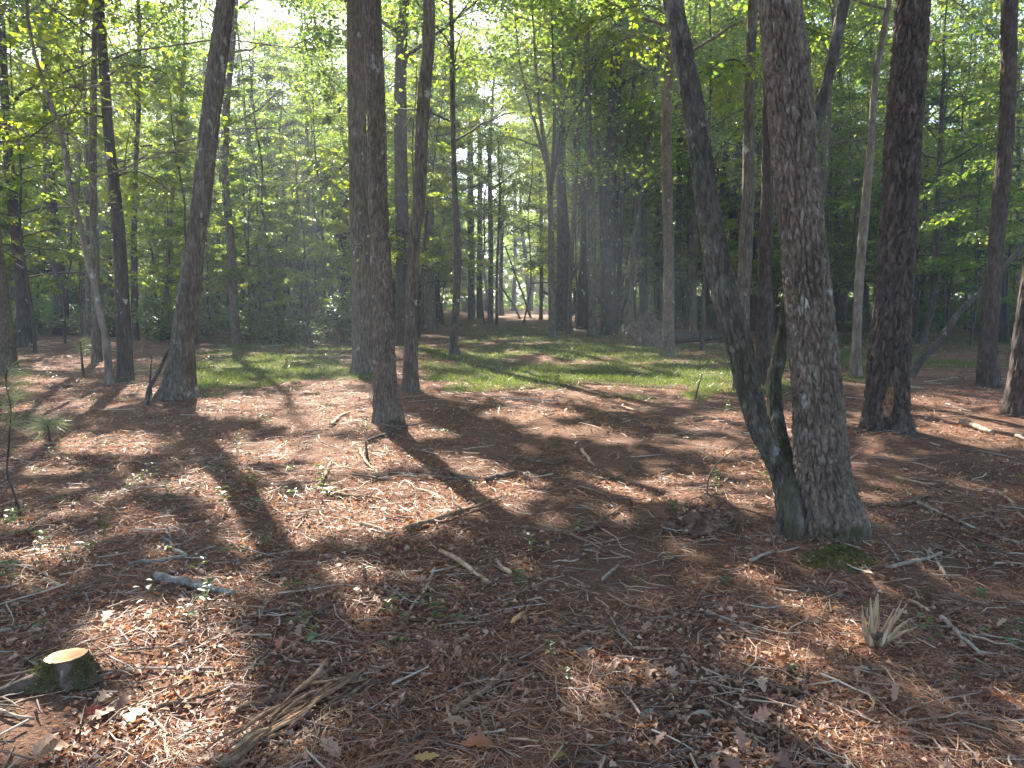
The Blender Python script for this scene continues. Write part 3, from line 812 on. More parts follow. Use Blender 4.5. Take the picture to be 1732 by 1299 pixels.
# --- middle distance, one row per trunk seen in the photograph
MID = [
 ('oak_tree', 'grey trunk close behind the lone straight tree of the middle ground', [(614, 628, 40), (614, 600, 36), (612, 481, 34), (608, 346, 33), (604, 192, 31), (602, 0, 29)], 'furrow', 'bark_grey', 20, (60, 0.05)),
 ('hickory_tree', 'slim grey trunk just right of the lone straight tree', [(695, 656, 28), (695, 573, 22), (701, 400, 20), (708, 346, 21), (715, 192, 21), (725, 0, 20)], 'furrow', 'bark_grey', 17, (56, 0.05)),
 ('oak_tree', 'dark ivy-grown trunk behind the slim grey trunk', [(680, 585, 18), (680, 500, 20), (680, 400, 21), (677, 192, 21), (680, 60, 18)], 'furrow', 'bark_dark', 19, (40, 0.08)),
 ('oak_tree', 'broad brown trunk with flared foot at the grass edge right of the slim grey trunk', [(728, 561, 24), (727, 520, 19), (726, 400, 17), (724, 250, 16), (722, 100, 14)], 'furrow', 'bark_oak', 19, (36, 0.1)),
 ('sweetgum_tree', 'thin tree with flared foot alone on the grass right of the slim grey trunk', [(769, 598, 18), (768, 573, 13), (773, 480, 12), (774, 400, 13), (770, 346, 9), (766, 192, 8), (764, 40, 7)], 'furrow', 'bark_dark', 13, (32, 0.08)),
 ('hardwood_tree', 'dark far trunk, first of a close row beyond the grass path', [(797, 540, 12), (797, 430, 11), (795, 250, 10)], 'furrow', 'bark_dark', 19, (16, 0.3)),
 ('hardwood_tree', 'dark far trunk, second of a close row beyond the grass path', [(811, 538, 10), (811, 430, 9), (812, 250, 8)], 'furrow', 'bark_dark', 18, (16, 0.3)),
 ('hardwood_tree', 'pale far trunk with wide foot at the end of the close row beyond the grass', [(829, 547, 12), (830, 500, 9), (830, 400, 8.5), (828, 250, 7)], 'furrow', 'bark_grey', 17, (16, 0.3)),
 ('hardwood_tree', 'thin far pole tree leaning a little beside the close row', [(840, 549, 6), (841, 450, 4.5), (846, 330, 4)], 'furrow', 'bark_dark', 11, (12, 0.3)),
 ('hardwood_tree', 'far trunk with a spreading foot right of the close row', [(848, 534, 10), (847, 480, 7), (850, 330, 6)], 'furrow', 'bark_dark', 16, (14, 0.3)),
 ('hardwood_tree', 'far straight trunk where the grass path fades into the woods', [(868, 526, 8), (871, 450, 6), (871, 330, 6)], 'furrow', 'bark_dark', 17, (14, 0.4)),
 ('hardwood_tree', 'far slim trunk right of where the grass path fades', [(915, 541, 7), (916, 430, 6), (914, 300, 5)], 'furrow', 'bark_dark', 16, (14, 0.3)),
 ('oak_tree', 'tree at the grass edge forking into several fanning stems', [(936, 572, 20), (934, 545, 13), (933, 481, 11), (931, 346, 9), (925, 270, 8), (912, 180, 5), (905, 90, 4)], 'furrow', 'bark_grey', 14, (28, 0.12)),
 ('pine_tree', 'red-brown pine behind the forking tree with a small orange bark wound', [(951, 560, 22), (951, 500, 17), (950, 400, 16), (949, 250, 15), (948, 100, 14)], 'plates', 'bark_pine', 21, (32, 0.12)),
 ('maple_tree', 'slim pale trunk leaning right beside the red-brown pine', [(964, 565, 14), (963, 540, 9), (967, 420, 7), (977, 277, 6), (985, 150, 5)], 'furrow', 'bark_grey', 14, (24, 0.15)),
 ('oak_tree', 'straight trunk left of the thickest far trunk', [(1002, 568, 18), (1002, 530, 14), (1000, 430, 16), (999, 280, 12), (995, 190, 10), (993, 60, 9)], 'furrow', 'bark_grey', 18, (32, 0.12)),
 ('oak_tree', 'thickest far trunk, dark and straight, past the grass', [(1030, 567, 32), (1030, 530, 25), (1029, 346, 24), (1038, 192, 21), (1043, 58, 18)], 'furrow', 'bark_dark', 21, (48, 0.08)),
 ('maple_tree', 'slender tree leaning right just behind the thickest far trunk', [(1047, 561, 8), (1048, 450, 8), (1055, 300, 8), (1067, 200, 6), (1074, 100, 5)], 'furrow', 'bark_dark', 14, (20, 0.2)),
 ('maple_tree', 'slender tree leaning strongly right beside the earthy root plate', [(1060, 568, 10), (1064, 520, 10), (1071, 430, 9), (1086, 300, 8), (1105, 170, 7), (1115, 60, 6)], 'furrow', 'bark_grey', 14, (24, 0.15)),
 ('hardwood_tree', 'straight grey trunk behind the earthy root plate', [(1090, 545, 13), (1089, 400, 10), (1091, 250, 9)], 'furrow', 'bark_grey', 17, (20, 0.2)),
 ('hardwood_tree', 'short dark trunk with reddish leaves behind the root plate', [(1112, 541, 12), (1111, 450, 10), (1112, 340, 8)], 'furrow', 'bark_dark', 12, (20, 0.2)),
 ('oak_tree', 'wavy brown trunk standing in front of the root plate', [(1128, 604, 24), (1130, 560, 20), (1131, 430, 17), (1127, 230, 17), (1131, 115, 15), (1136, 0, 13)], 'furrow', 'bark_oak', 17, (48, 0.07)),
 ('oak_tree', 'dark trunk close behind the wavy brown trunk', [(1147, 556, 13), (1147, 450, 11), (1148, 346, 10), (1150, 200, 9), (1152, 60, 8)], 'furrow', 'bark_dark', 18, (24, 0.15)),
 ('beech_tree', 'pale grey trunk at the back between the dark trunk and the thin sapling', [(1169, 548, 14), (1168, 450, 11), (1170, 300, 9)], 'furrow', 'bark_pale', 17, (24, 0.2)),
 ('sapling_tree', 'thin straight sapling beside the far fallen log', [(1187, 592, 9), (1190, 540, 7), (1192, 450, 7), (1196, 320, 5), (1200, 200, 4)], 'furrow', 'bark_dark', 10, (20, 0.12)),
 ('pine_tree', 'narrow red-brown pine showing between the leaning stem and thickest near trunk', [(1291, 648, 26), (1291, 573, 23), (1295, 400, 22), (1298, 346, 21), (1300, 150, 19)], 'plates', 'bark_pine', 19, (64, 0.05)),
 ('oak_tree', 'grey trunk half hidden behind the leaning lichen stem', [(1252, 660, 26), (1255, 573, 22), (1262, 400, 22), (1265, 346, 20), (1267, 192, 17), (1272, 40, 16)], 'furrow', 'bark_grey', 17, (56, 0.06)),
 ('hardwood_tree', 'far trunk seen just right of the thickest near trunk', [(1416, 560, 11), (1416, 450, 10), (1418, 250, 9)], 'furrow', 'bark_dark', 17, (20, 0.2)),
 ('beech_tree', 'pale slim trunk leaning right, lit along its left edge, before the scarred pine', [(1447, 631, 20), (1449, 573, 14), (1453, 481, 14), (1464, 346, 14), (1474, 230, 11), (1481, 130, 10), (1497, 40, 9)], 'furrow', 'bark_pale', 14, (48, 0.06)),
 ('hardwood_tree', 'dark trunk right behind the pale leaning trunk', [(1462, 558, 13), (1464, 450, 12), (1470, 280, 12), (1476, 120, 10)], 'furrow', 'bark_dark', 17, (24, 0.15)),
 ('pine_tree', 'right-hand pine with plated bark rising behind the leaning snag', [(1672, 646, 36), (1671, 600, 29), (1672, 573, 27), (1686, 400, 23), (1692, 346, 25), (1704, 192, 23), (1708, 0, 24)], 'plates', 'bark_pine', 20, (72, 0.05)),
 ('pine_tree', 'pine trunk cut by the right edge of the view', [(1728, 697, 56), (1733, 640, 46), (1738, 573, 42), (1754, 440, 38), (1768, 250, 36)], 'plates', 'bark_pine', 20, (72, 0.045)),
 ('sapling_tree', 'small crooked mossy tree in the clearing beyond the leaning snag', [(1559, 581, 18), (1564, 560, 12), (1574, 530, 10), (1578, 501, 9), (1583, 443, 9), (1584, 385, 8), (1590, 250, 7), (1597, 115, 5)], 'furrow', 'bark_dark', 11, (28, 0.1)),
 ('oak_tree', 'dark trunk cut by the left edge of the view', [(4, 632, 46), (0, 560, 40), (-8, 480, 36), (-20, 350, 32)], 'furrow', 'bark_oak', 17, (48, 0.07)),
 ('oak_tree', 'dark slanting trunk at far left beside the cut-off trunk', [(44, 588, 24), (38, 500, 20), (32, 430, 19), (17, 300, 15), (8, 165, 12), (2, 40, 10)], 'furrow', 'bark_dark', 16, (36, 0.1)),
 ('maple_tree', 'thin crooked pale tree leaning left over the weeds', [(185, 648, 15), (183, 610, 12), (179, 573, 11), (167, 520, 10), (159, 478, 9), (150, 450, 9), (135, 377, 8), (119, 320, 8), (104, 231, 7), (77, 150, 6), (52, 62, 5)], 'furrow', 'bark_pale', 9, (32, 0.06)),
 ('oak_tree', 'dark double-looking trunk beside the thin crooked tree', [(213, 643, 26), (210, 573, 23), (203, 420, 20), (192, 300, 16), (184, 230, 16), (177, 130, 15), (169, 0, 14)], 'furrow', 'bark_dark', 16, (52, 0.06)),
 ('hardwood_tree', 'slim dark trunk right behind the double-looking dark trunk', [(229, 576, 12), (227, 450, 10), (228, 320, 7), (234, 200, 7), (236, 60, 6)], 'furrow', 'bark_dark', 15, (24, 0.15)),
 ('hardwood_tree', 'grey trunk behind the thin crooked pale tree', [(164, 614, 17), (162, 540, 14), (160, 400, 13), (157, 300, 12), (158, 180, 10), (160, 60, 8)], 'furrow', 'bark_grey', 15, (36, 0.1)),
 ('oak_tree', 'thick shadowy trunk in the leafy woods between the slanting and crooked trees', [(104, 566, 24), (102, 480, 21), (90, 380, 19), (83, 300, 17), (80, 150, 15)], 'furrow', 'bark_dark', 18, (32, 0.12)),
 ('maple_tree', 'slender dark tree leaning left behind the wide-footed leaning tree', [(295, 542, 14), (290, 480, 12), (275, 420, 8), (255, 360, 6), (236, 300, 5), (222, 200, 4)], 'furrow', 'bark_dark', 11, (20, 0.15)),
 ('hickory_tree', 'slim grey-brown tree standing right of the wide-footed leaning tree', [(402, 584, 18), (397, 540, 14), (390, 410, 14), (381, 300, 11), (383, 230, 9), (386, 154, 9), (398, 20, 9)], 'furrow', 'bark_grey', 16, (36, 0.1)),
 ('maple_tree', 'dark trunk bending sharply right like an elbow beyond the brush', [(504, 562, 18), (504, 500, 15), (509, 435, 12), (530, 395, 10), (560, 370, 9), (588, 340, 7)], 'furrow', 'bark_dark', 10, (24, 0.12)),
 ('sweetgum_tree', 'tall thin tree curving left at its top, left of the middle trunks', [(584, 553, 12), (578, 450, 10), (574, 346, 6), (578, 230, 5), (570, 169, 5), (547, 115, 4), (535, 58, 4)], 'furrow', 'bark_dark', 12, (20, 0.15)),
 ('sapling_tree', 'thin straight pole left of the tall thin curving tree', [(562, 551, 8), (555, 430, 7), (551, 300, 5)], 'furrow', 'bark_dark', 12, (16, 0.2)),
]
for i, (nm, lab, path, style, mat, H, res) in enumerate(MID):
    Y = gpt(path[0][0], path[0][1])[1]
    big = path[0][2] * Y / FPX
    u0 = path[0][0]
    rad = 4.6 if H >= 15 else 2.6
    nl = 4500 if H >= 15 else 1500
    make_tree(nm, lab, path, style, mat, H, res, (0.012 if style == 'furrow' else 0.026) if Y < 20 else 0.02, 0.045 if style == 'furrow' else 0.09, 0.26, 0.18, True, rad,
              H * 0.5 if H >= 15 else H * 0.5, lowmoss(0.2, 0.4) if i % 3 == 0 else None, leaf=('leaf_green', 'leaf_green', 'leaf_dark', 'leaf_yellow')[i % 4],
              nleaf=nl, seed=20 + i)

MARKS = [(-200, 'left edge'), (0, 'cut-off left trunk'), (33, 'slanting dark trunk'), (152, 'thin crooked tree'), (205, 'double-looking trunk'), (325, 'wide-footed tree'), (391, 'grey-brown tree'),
         (509, 'elbow-bent trunk'), (643, 'lone straight tree'), (701, 'slim grey trunk'), (773, 'thin grass tree'), (818, 'far trunk row'), (933, 'forking tree'), (1029, 'thickest far trunk'), (1130, 'wavy brown trunk'),
         (1212, 'lichen stem'), (1365, 'thickest near trunk'), (1453, 'pale slim trunk'), (1514, 'scarred pine'), (1682, 'right-hand pine'), (1760, 'right edge'), (2400, 'right edge')]
def between(X, Y):
    u = float(project(np.array([[X, Y, 1.5]]))[0][0])
    for (a, na), (b, nb_) in zip(MARKS[:-1], MARKS[1:]):
        if u < b:
            break
    if na == nb_:
        return 'at the ' + na
    return 'between %s and %s' % (na, nb_)

# --- more slim canopy trees of the middle woods, added to shade the grass and fill out the thicket
R = rng(314)
k = 0
for tries in range(3000):
    Y = R.uniform(26, 47); X = R.uniform(-0.66, 0.66) * Y
    u, v = (float(a[0]) for a in project(np.array([[X, Y, 0.0]])))
    if (600 < u < 1010 and Y < 40) or (780 < u < 925) or (300 < u < 600 and Y < 31) or (1060 < u < 1250 and Y < 32):
        continue
    if min((X - a) ** 2 + (Y - b) ** 2 for a, b in TREES) < 3.0 ** 2:
        continue
    w = R.uniform(0.16, 0.30) / Y * FPX
    a, b = R.normal() * 12, R.normal() * 10
    make_tree('slim_tree', ('slim dark trunk', 'slim grey trunk', 'slim brown trunk')[k % 3] + ' in thicket, ' + between(X, Y), [(u, v, w * 1.3), (u + a * 0.2, v - 60, w), (u + a, v - 230, w * 0.85), (u + a + b, v - 420, w * 0.7)], 'furrow',
              ('bark_dark', 'bark_grey', 'bark_oak')[k % 3], R.uniform(15, 19), (14, 0.35), 0.012, 0.05, 0.15, 0.25, True, 4.2, R.uniform(6, 8), None, 'slim trunks of the thicket behind the clearing',
              ('leaf_green', 'leaf_yellow', 'leaf_green')[k % 3], 2500, 400 + k)
    k += 1
    if k >= 40: break

# --- understory trees: leaves in the height band the camera sees
UND = [(60, 598, 6.5, 2.2), (140, 580, 7.5, 2.6), (262, 566, 8, 2.8), (20, 560, 9, 3.0), (345, 560, 8, 2.6), (440, 566, 7, 2.8), (470, 552, 9, 3.0), (540, 562, 7.5, 2.6),
       (640, 556, 8, 2.6), (705, 566, 7, 2.4), (750, 549, 9, 3), (820, 552, 8, 2.6), (885, 548, 9, 2.8), (985, 550, 9, 2.8), (1075, 550, 9, 3), (1160, 556, 8.5, 2.8),
       (1215, 566, 8, 2.6), (1330, 566, 8, 2.6), (1395, 560, 9, 3), (1490, 566, 8.5, 2.8), (1600, 574, 7.5, 2.6), (1640, 562, 9, 3), (1705, 580, 7.5, 2.6), (1760, 600, 7, 2.4),
       (-40, 590, 8, 2.8), (200, 550, 9.5, 3.0), (1550, 556, 9.5, 3.0), (590, 546, 9.5, 3)]
UL = {60: 'leaf_green', 140: 'leaf_yellow', 262: 'leaf_yellow', 540: 'leaf_yellow', 440: 'leaf_green', 470: 'leaf_yellow', 885: 'leaf_dark', 820: 'leaf_dark', 750: 'leaf_dark', 1215: 'leaf_dark'}
UNAMES = {60: 'leafy understory tree at far left beside the slanting dark trunk', 140: 'yellow-green understory tree behind the thin crooked pale tree',
    262: 'bright yellow-green understory tree left of the wide-footed leaning tree', 20: 'tall leafy understory tree in the far left corner of the woods',
    345: 'leafy understory tree behind the wide-footed leaning trunk', 440: 'spreading leafy understory tree behind the brush pile', 470: 'tall yellowish understory tree behind the elbow-bent trunk',
    540: 'yellow-green understory tree left of the middle trunks', 640: 'leafy understory tree behind the lone straight tree', 705: 'leafy understory tree behind the slim grey trunk',
    750: 'dark leafy understory tree behind the thin tree on the grass', 820: 'dark leafy understory tree over the close row of far trunks', 885: 'dark rounded understory tree at the end of the grass path',
    985: 'leafy understory tree behind the slim pale leaning trunk', 1075: 'leafy understory tree behind the strongly leaning slender tree', 1160: 'leafy understory tree behind the wavy brown trunk',
    1215: 'dark leafy understory tree behind the leaning lichen stem', 1330: 'leafy understory tree behind the thickest near trunk', 1395: 'tall leafy understory tree just right of the thickest near trunk',
    1490: 'leafy understory tree behind the scarred pine', 1600: 'leafy understory tree right of the scarred pine above the snag', 1640: 'tall leafy understory tree behind the right-hand plated pine',
    1705: 'leafy understory tree at the right edge behind the cut-off pine', 1760: 'leafy understory tree partly beyond the right edge', -40: 'leafy understory tree partly beyond the left edge',
    200: 'tall yellowish understory tree behind the double-looking dark trunk', 1550: 'tall leafy understory tree behind the crooked mossy sapling', 590: 'tall leafy understory tree behind the middle trunks'}
for i, (u, v, H, sp) in enumerate(UND):
    g = gpt(u, v)
    R = rng(900 + i)
    H = float(np.clip(0.45 * g[1], 8, 17)); sp = 2.3 + 0.12 * H
    (TV, TF), (LV, LF) = understory(R, H + (2.5 if u in (440, 470, 540) else 0), sp, 7600, 0.135, 0.045, R.normal() * 0.4, None if u in (440, 470, 540) else g, 0.12 if v < 575 else 0.2, 32)
    root = thing('understory_tree', UNAMES[u], 'tree', g, 'leafy understory trees')
    obj('trunk', mesh('trunk', TV, TF, 'bark_dark', True), root)
    o = obj('crown', mesh('crown', LV, LF, UL.get(u, 'leaf_green' if i % 2 else 'leaf_yellow')), root)
    o['kind'] = 'stuff'

# --- low leafy branches reaching into the top of the view
def leafy_bough(pts_uvY, n, size, mat, parent, seed):
    R = rng(seed)
    P = catmull(np.array([at_depth(u, v, Y) for u, v, Y in pts_uvY]), 12)
    parts = [tube(P, np.linspace(0.022, 0.005, 12), 6)]
    twigs = []
    for k in range(16):
        t = R.uniform(0.15, 1)
        q = interp_path(P, t)
        tw = branch_path(q, R.uniform(0, 2 * math.pi), R.uniform(-0.5, 0.3), R.uniform(0.35, 0.85), R, 4, 0.25, 0.12)
        twigs.append(tw)
        parts.append(tube(tw, np.linspace(0.005, 0.002, 4), 4, cap=False))
    A, D, N, L = foliage_on(twigs, R, n, size, 0.05, 0.5, 0.1)
    k = carve(A, R, 0.25)
    LV, LF = kite_leaves(A[k], D[k], N[k], L[k], L[k] * 0.6)
    V, F = join(parts)
    base = np.array(parent.location)
    b = obj('bough', mesh('bough', V - base, F, 'bark_dark', True), parent)
    l = obj('leaves', mesh('leaves', LV - base, LF, mat), b)
    l['kind'] = 'stuff'
bpy.context.view_layer.update()
def find(label):
    return next(o for o in col.objects if o.get('label') == label)
wavy = find('wavy brown trunk standing in front of the root plate')
halfhid = find('grey trunk half hidden behind the leaning lichen stem')
rpine = find('right-hand pine with plated bark rising behind the leaning snag')
dbl = find('dark double-looking trunk beside the thin crooked tree')
Yw = wavy.location[1]
leafy_bough([(1131, 100, Yw), (1090, 60, Yw - 3), (1050, 70, Yw - 6), (1000, 110, Yw - 7)], 420, 0.10, 'leaf_yellow', wavy, 61)
leafy_bough([(1133, 30, Yw), (1100, 10, Yw - 3), (1040, 20, Yw - 6), (990, 60, Yw - 7)], 420, 0.10, 'leaf_yellow', wavy, 62)
Yh = halfhid.location[1]
leafy_bough([(1268, 120, Yh), (1240, 100, Yh - 1), (1190, 120, Yh - 1.5), (1150, 140, Yh - 1.5)], 380, 0.10, 'leaf_green', halfhid, 63)
leafy_bough([(1270, 40, Yh), (1300, 30, Yh + 1), (1400, 60, Yh + 1.5), (1470, 90, Yh + 1.5)], 420, 0.10, 'leaf_green', halfhid, 64)
Yr = rpine.location[1]
ru = find('leafy understory tree right of the scarred pine above the snag')
leafy_bough([(1600, 330, ru.location[1]), (1620, 350, ru.location[1] - 4), (1660, 380, ru.location[1] - 8), (1700, 400, ru.location[1] - 10)], 500, 0.14, 'leaf_dark', ru, 65)
leafy_bough([(1600, 230, ru.location[1]), (1640, 240, ru.location[1] - 4), (1690, 260, ru.location[1] - 7), (1740, 290, ru.location[1] - 9)], 500, 0.13, 'leaf_dark', ru, 66)
Yd = dbl.location[1]
leafy_bough([(190, 300, Yd), (230, 290, Yd - 0.6), (270, 310, Yd - 1), (310, 350, Yd - 1.2)], 380, 0.09, 'leaf_yellow', dbl, 67)
leafy_bough([(178, 130, Yd), (220, 110, Yd - 0.6), (270, 120, Yd - 1), (320, 150, Yd - 1.2)], 420, 0.09, 'leaf_yellow', dbl, 68)
leafy_bough([(180, 200, Yd), (130, 190, Yd - 0.6), (80, 210, Yd - 1), (30, 250, Yd - 1.2)], 420, 0.09, 'leaf_yellow', dbl, 69)
hick = find('slim grey trunk just right of the lone straight tree')
Yk = hick.location[1]
leafy_bough([(612, 260, 16), (590, 270, 15.6), (560, 300, 15.4), (500, 310, 15.2)], 260, 0.09, 'leaf_yellow', find('grey trunk close behind the lone straight tree of the middle ground'), 70)
leafy_bough([(700, 400, Yk), (680, 390, Yk + 0.5), (655, 400, Yk + 0.8), (640, 420, Yk + 1)], 120, 0.08, 'leaf_green', hick, 71)

# forking stems of the tree at the grass edge
fk = find('tree at the grass edge forking into several fanning stems')
fb = np.array(fk.location)
for j, pth in enumerate([[(931, 330), (938, 200), (934, 60), (930, -60)], [(932, 320), (955, 180), (975, 70), (990, -30)], [(930, 300), (900, 190), (880, 110), (870, 20)], [(933, 300), (968, 200), (990, 160), (1012, 100)]]):
    P = catmull(np.array([at_depth(u, v, fb[1] + (j - 1.5) * 0.3) for u, v in pth]), 14)
    V, F = tube(P, np.linspace(0.075, 0.02, 14), 8)
    obj('stem', mesh('stem', V - fb, F, 'bark_dark', True), fk)

# --- background: copies of a few tall trees and shrubs
def tall_proto(seed, H, rad, r0, leaf, low=0.16, nl=14000):
    R = rng(seed)
    k = 8
    t = np.linspace(0, 1, k)
    T = np.zeros((k, 3)); T[:, 2] = H * t
    T[:, :2] += np.cumsum(R.normal(size=(k, 2)) * 0.16, 0); T[0] = (0, 0, -0.15)
    C = catmull(np.column_stack([T, r0 * (1 - 0.85 * t) + 0.015]), 40)
    ta = lambda z: np.array([np.interp(z, C[:, 2], C[:, i]) for i in range(3)])
    parts = [tube(C[:, :3], C[:, 3], 10, bark_disp('furrow', 0.012, seed, 0.2, 0.3, 5, False))]
    P0 = np.zeros(3)
    limbs, twigs = [], []
    for i in range(20):
        f = i / 20
        z = H * (low + (0.98 - low) * f)
        az = i * 2.4 + R.random()
        Lb = rad * (0.55 + 0.75 * math.sin(math.pi * min(1, 0.15 + 0.85 * f)) ) * R.uniform(0.6, 1.1)
        p = branch_path(ta(z), az, R.uniform(0.1, 0.7), Lb, R, 6, 0.15, 0.12)
        limbs.append(tube(p, np.linspace(0.05, 0.012, 6), 4, cap=False))
        twigs.append(p[2:])
        for q in range(8):
            twigs.append(branch_path(interp_path(p, R.uniform(0.25, 1)), az + R.normal(), R.uniform(-0.2, 0.5), R.uniform(0.6, 1.5), R, 4, 0.15, 0.1))
    A, D, N, L = foliage_on(twigs, R, nl, 0.20, 0.24, 0.55, 0.1)
    LV, LF = kite_leaves(A, D, N, L, L * 0.62)
    return mesh('trunk', *join(parts + limbs), 'bark_dark', True), mesh('crown', LV, LF, leaf)

protos = [tall_proto(501, 17, 3.4, 0.2, 'leaf_green'), tall_proto(502, 20, 3.8, 0.24, 'leaf_green'), tall_proto(503, 14, 3.0, 0.11, 'leaf_yellow'), tall_proto(504, 18, 3.3, 0.19, 'leaf_green'), tall_proto(505, 12, 2.8, 0.08, 'leaf_yellow')]
R = rng(77)
placed = [t for t in TREES]
nbg = 0
for tries in range(6000):
    Y = 40 + 62 * R.random() ** 0.9
    X = R.uniform(-0.78, 0.78) * (Y + 6)
    u, v = project(np.array([[X, Y, 0]]))
    if 765 < u[0] < 945 and Y < 78:            # the open path keeps its view
        continue
    if min((X - a) ** 2 + (Y - b) ** 2 for a, b in placed) < 2.3 ** 2:
        continue
    placed.append((X, Y))
    kp = int(R.integers(len(protos)))
    tm, cm = protos[kp]
    root = thing('background_tree', ('green tree', 'tall green tree', 'yellowish tree', 'rounded green tree', 'low yellowish tree')[kp] + (', far, ' if Y < 70 else ', deepest, ') + between(X, Y), 'tree', (X, Y, float(hgt(X, Y))), 'trees deep in the far woods')
    root.rotation_euler = (R.normal() * 0.03, R.normal() * 0.03, R.uniform(0, 6.28))
    s = R.uniform(0.8, 1.25)
    root.scale = (s, s, s * R.uniform(0.9, 1.1))
    obj('trunk', tm, root)
    o = obj('crown', cm, root); o['kind'] = 'stuff'
    nbg += 1
    if nbg >= 220:
        break

bare = [tall_proto(511, 18, 3.2, 0.20, 'leaf_green', 0.42, 9000), tall_proto(512, 20, 3.4, 0.24, 'leaf_yellow', 0.45, 9000), tall_proto(513, 16, 3.0, 0.14, 'leaf_yellow', 0.4, 8000)]
for tries in range(3000):
    Y = R.uniform(36, 74); u = R.uniform(935, 1420) if R.random() < 0.75 else R.uniform(640, 780)
    X = (u - W0 / 2) / FPX * Y
    if min((X - a) ** 2 + (Y - b) ** 2 for a, b in placed) < 1.5 ** 2:
        continue
    placed.append((X, Y))
    kp = int(R.integers(3))
    tm, cm = bare[kp]
    root = thing('background_tree', ('straight green tree', 'straight tall tree', 'straight slim tree')[kp] + (' past grass, ' if Y < 52 else ' deeper in, ') + between(X, Y), 'tree', (X, Y, float(hgt(X, Y))), 'trees deep in the far woods')
    root.rotation_euler = (R.normal() * 0.02, R.normal() * 0.02, R.uniform(0, 6.28))
    sc = R.uniform(0.9, 1.3)
    root.scale = (sc, sc, sc)
    obj('trunk', tm, root)
    o = obj('crown', cm, root); o['kind'] = 'stuff'
    nbg += 1
    if nbg >= 255:
        break

# thin pole trees of the background
def pole_proto(seed):
    R = rng(seed)
    (TV, TF), (LV, LF) = understory(R, 9.0, 1.9, 5600, 0.13, 0.05, R.normal() * 0.5, None, 0.2, 20)
    return mesh('trunk', TV, TF, 'bark_dark', True), mesh('crown', LV, LF, 'leaf_yellow' if seed % 2 else 'leaf_green')
poles = [pole_proto(s) for s in (601, 602, 603, 604)]
n = 0
for tries in range(4000):
    Y = 24 + 36 * R.random()
    X = R.uniform(-0.74, 0.74) * Y
    u, v = project(np.array([[X, Y, 0]]))
    if 760 < u[0] < 1040 or (u[0] < 1260 and u[0] > 1000 and Y < 44):
        continue
    if min((X - a) ** 2 + (Y - b) ** 2 for a, b in placed) < 1.3 ** 2:
        continue
    G = np.array([[X, Y, 0.0]])
    placed.append((X, Y))
    kp = int(R.integers(4))
    tm, cm = poles[kp]
    root = thing('pole_tree', ('thin yellowish pole tree' if kp % 2 == 0 else 'thin green pole tree') + (', nearer, ' if Y < 40 else ', ') + between(X, Y), 'tree', (X, Y, float(hgt(X, Y))), 'thin pole trees of the woods')
    root.rotation_euler = (R.normal() * 0.05, R.normal() * 0.06, R.uniform(0, 6.28))
    s = R.uniform(0.7, 1.25); root.scale = (s, s, s)
    obj('trunk', tm, root)
    o = obj('crown', cm, root); o['kind'] = 'stuff'
    n += 1
    if n >= 120: break

# shrubs
def shrub_proto(seed, leaf):
    R = rng(seed)
    parts, twigs = [], []
    for i in range(16):
        az = R.uniform(0, 6.28)
        p = branch_path(np.array([R.normal() * 0.06, R.normal() * 0.06, -0.03]), az, R.uniform(0.6, 1.45), R.uniform(0.7, 1.7), R, 6, 0.2, 0.15)
        parts.append(tube(p, np.linspace(0.012, 0.003, 6), 4, cap=False))
        twigs.append(p[1:])
        for k in range(6):
            twigs.append(branch_path(interp_path(p, R.uniform(0.2, 1)), R.uniform(0, 6.28), R.uniform(-0.2, 0.5), R.uniform(0.2, 0.55), R, 4, 0.2, 0.1))
    A, D, N, L = foliage_on(twigs, R, 2600, 0.10, 0.05, 0.5, 0.1)
    LV, LF = kite_leaves(A, D, N, L, L * 0.55)
    return mesh('stems', *join(parts), 'bark_dark', True), mesh('foliage', LV, LF, leaf)
shr = [shrub_proto(701, 'leaf_dark'), shrub_proto(702, 'leaf_green'), shrub_proto(703, 'leaf_dark')]
n = 0
for tries in range(4000):
    Y = 26 + 72 * R.random()
    X = R.uniform(-0.74, 0.74) * Y
    u, v = project(np.array([[X, Y, 0]]))
    if 590 < u[0] < 1060 and Y < 60: continue
    if 760 < u[0] < 950 and Y < 80: continue
    if 1060 < u[0] < 1450 and Y < 36: continue
    if grass_mask(np.array([X]), np.array([Y]))[0] > 0.35: continue
    placed.append((X, Y))
    kp = int(R.integers(3))
    a, b = shr[kp]
    root = thing('shrub', ('low dark shrub', 'low green shrub', 'spreading dark shrub')[kp] + (', near, ' if Y < 45 else ', far, ' if Y < 72 else ', farthest, ') + between(X, Y), 'shrub', (X, Y, float(hgt(X, Y))), 'shrubs at the foot of the woods')
    root.rotation_euler = (0, 0, R.uniform(0, 6.28))
    s = R.uniform(0.6, 1.25) * (1 + 0.012 * (Y - 26)) * (1.3 if X < -0.15 * Y else 1.0); root.scale = (s * 1.25, s * 1.25, s)
    obj('stems', a, root)
    o = obj('foliage', b, root); o['kind'] = 'stuff'
    n += 1
    if n >= 230: break

# the far wood that reads as one mass
def far_wood():
    R = rng(88)
    n = 44000
    Y = R.uniform(100, 116, n); X = R.uniform(-0.85, 0.85, n) * Y
    clump = fbm(np.stack([X * 0.09, Y * 0.05, np.zeros(n)], 1), 3, 9)
    Z = R.random(n) ** 1.3 * (15 + 7 * clump) + 0.1
    P = np.stack([X, Y, Z], 1)
    D = rand_unit(R, n); N = np.array([0, -0.4, 1.0]) + R.normal(size=(n, 3)) * 0.6
    L = R.uniform(0.5, 1.0, n)
    V, F = kite_leaves(P, D, N, L, L * 0.65)
    o = obj('distant_woods', mesh('distant_woods', V, F, 'leaf_green'))
    tag(o, 'distant mass of green woods closing the view', 'woods', kind='stuff')
far_wood()

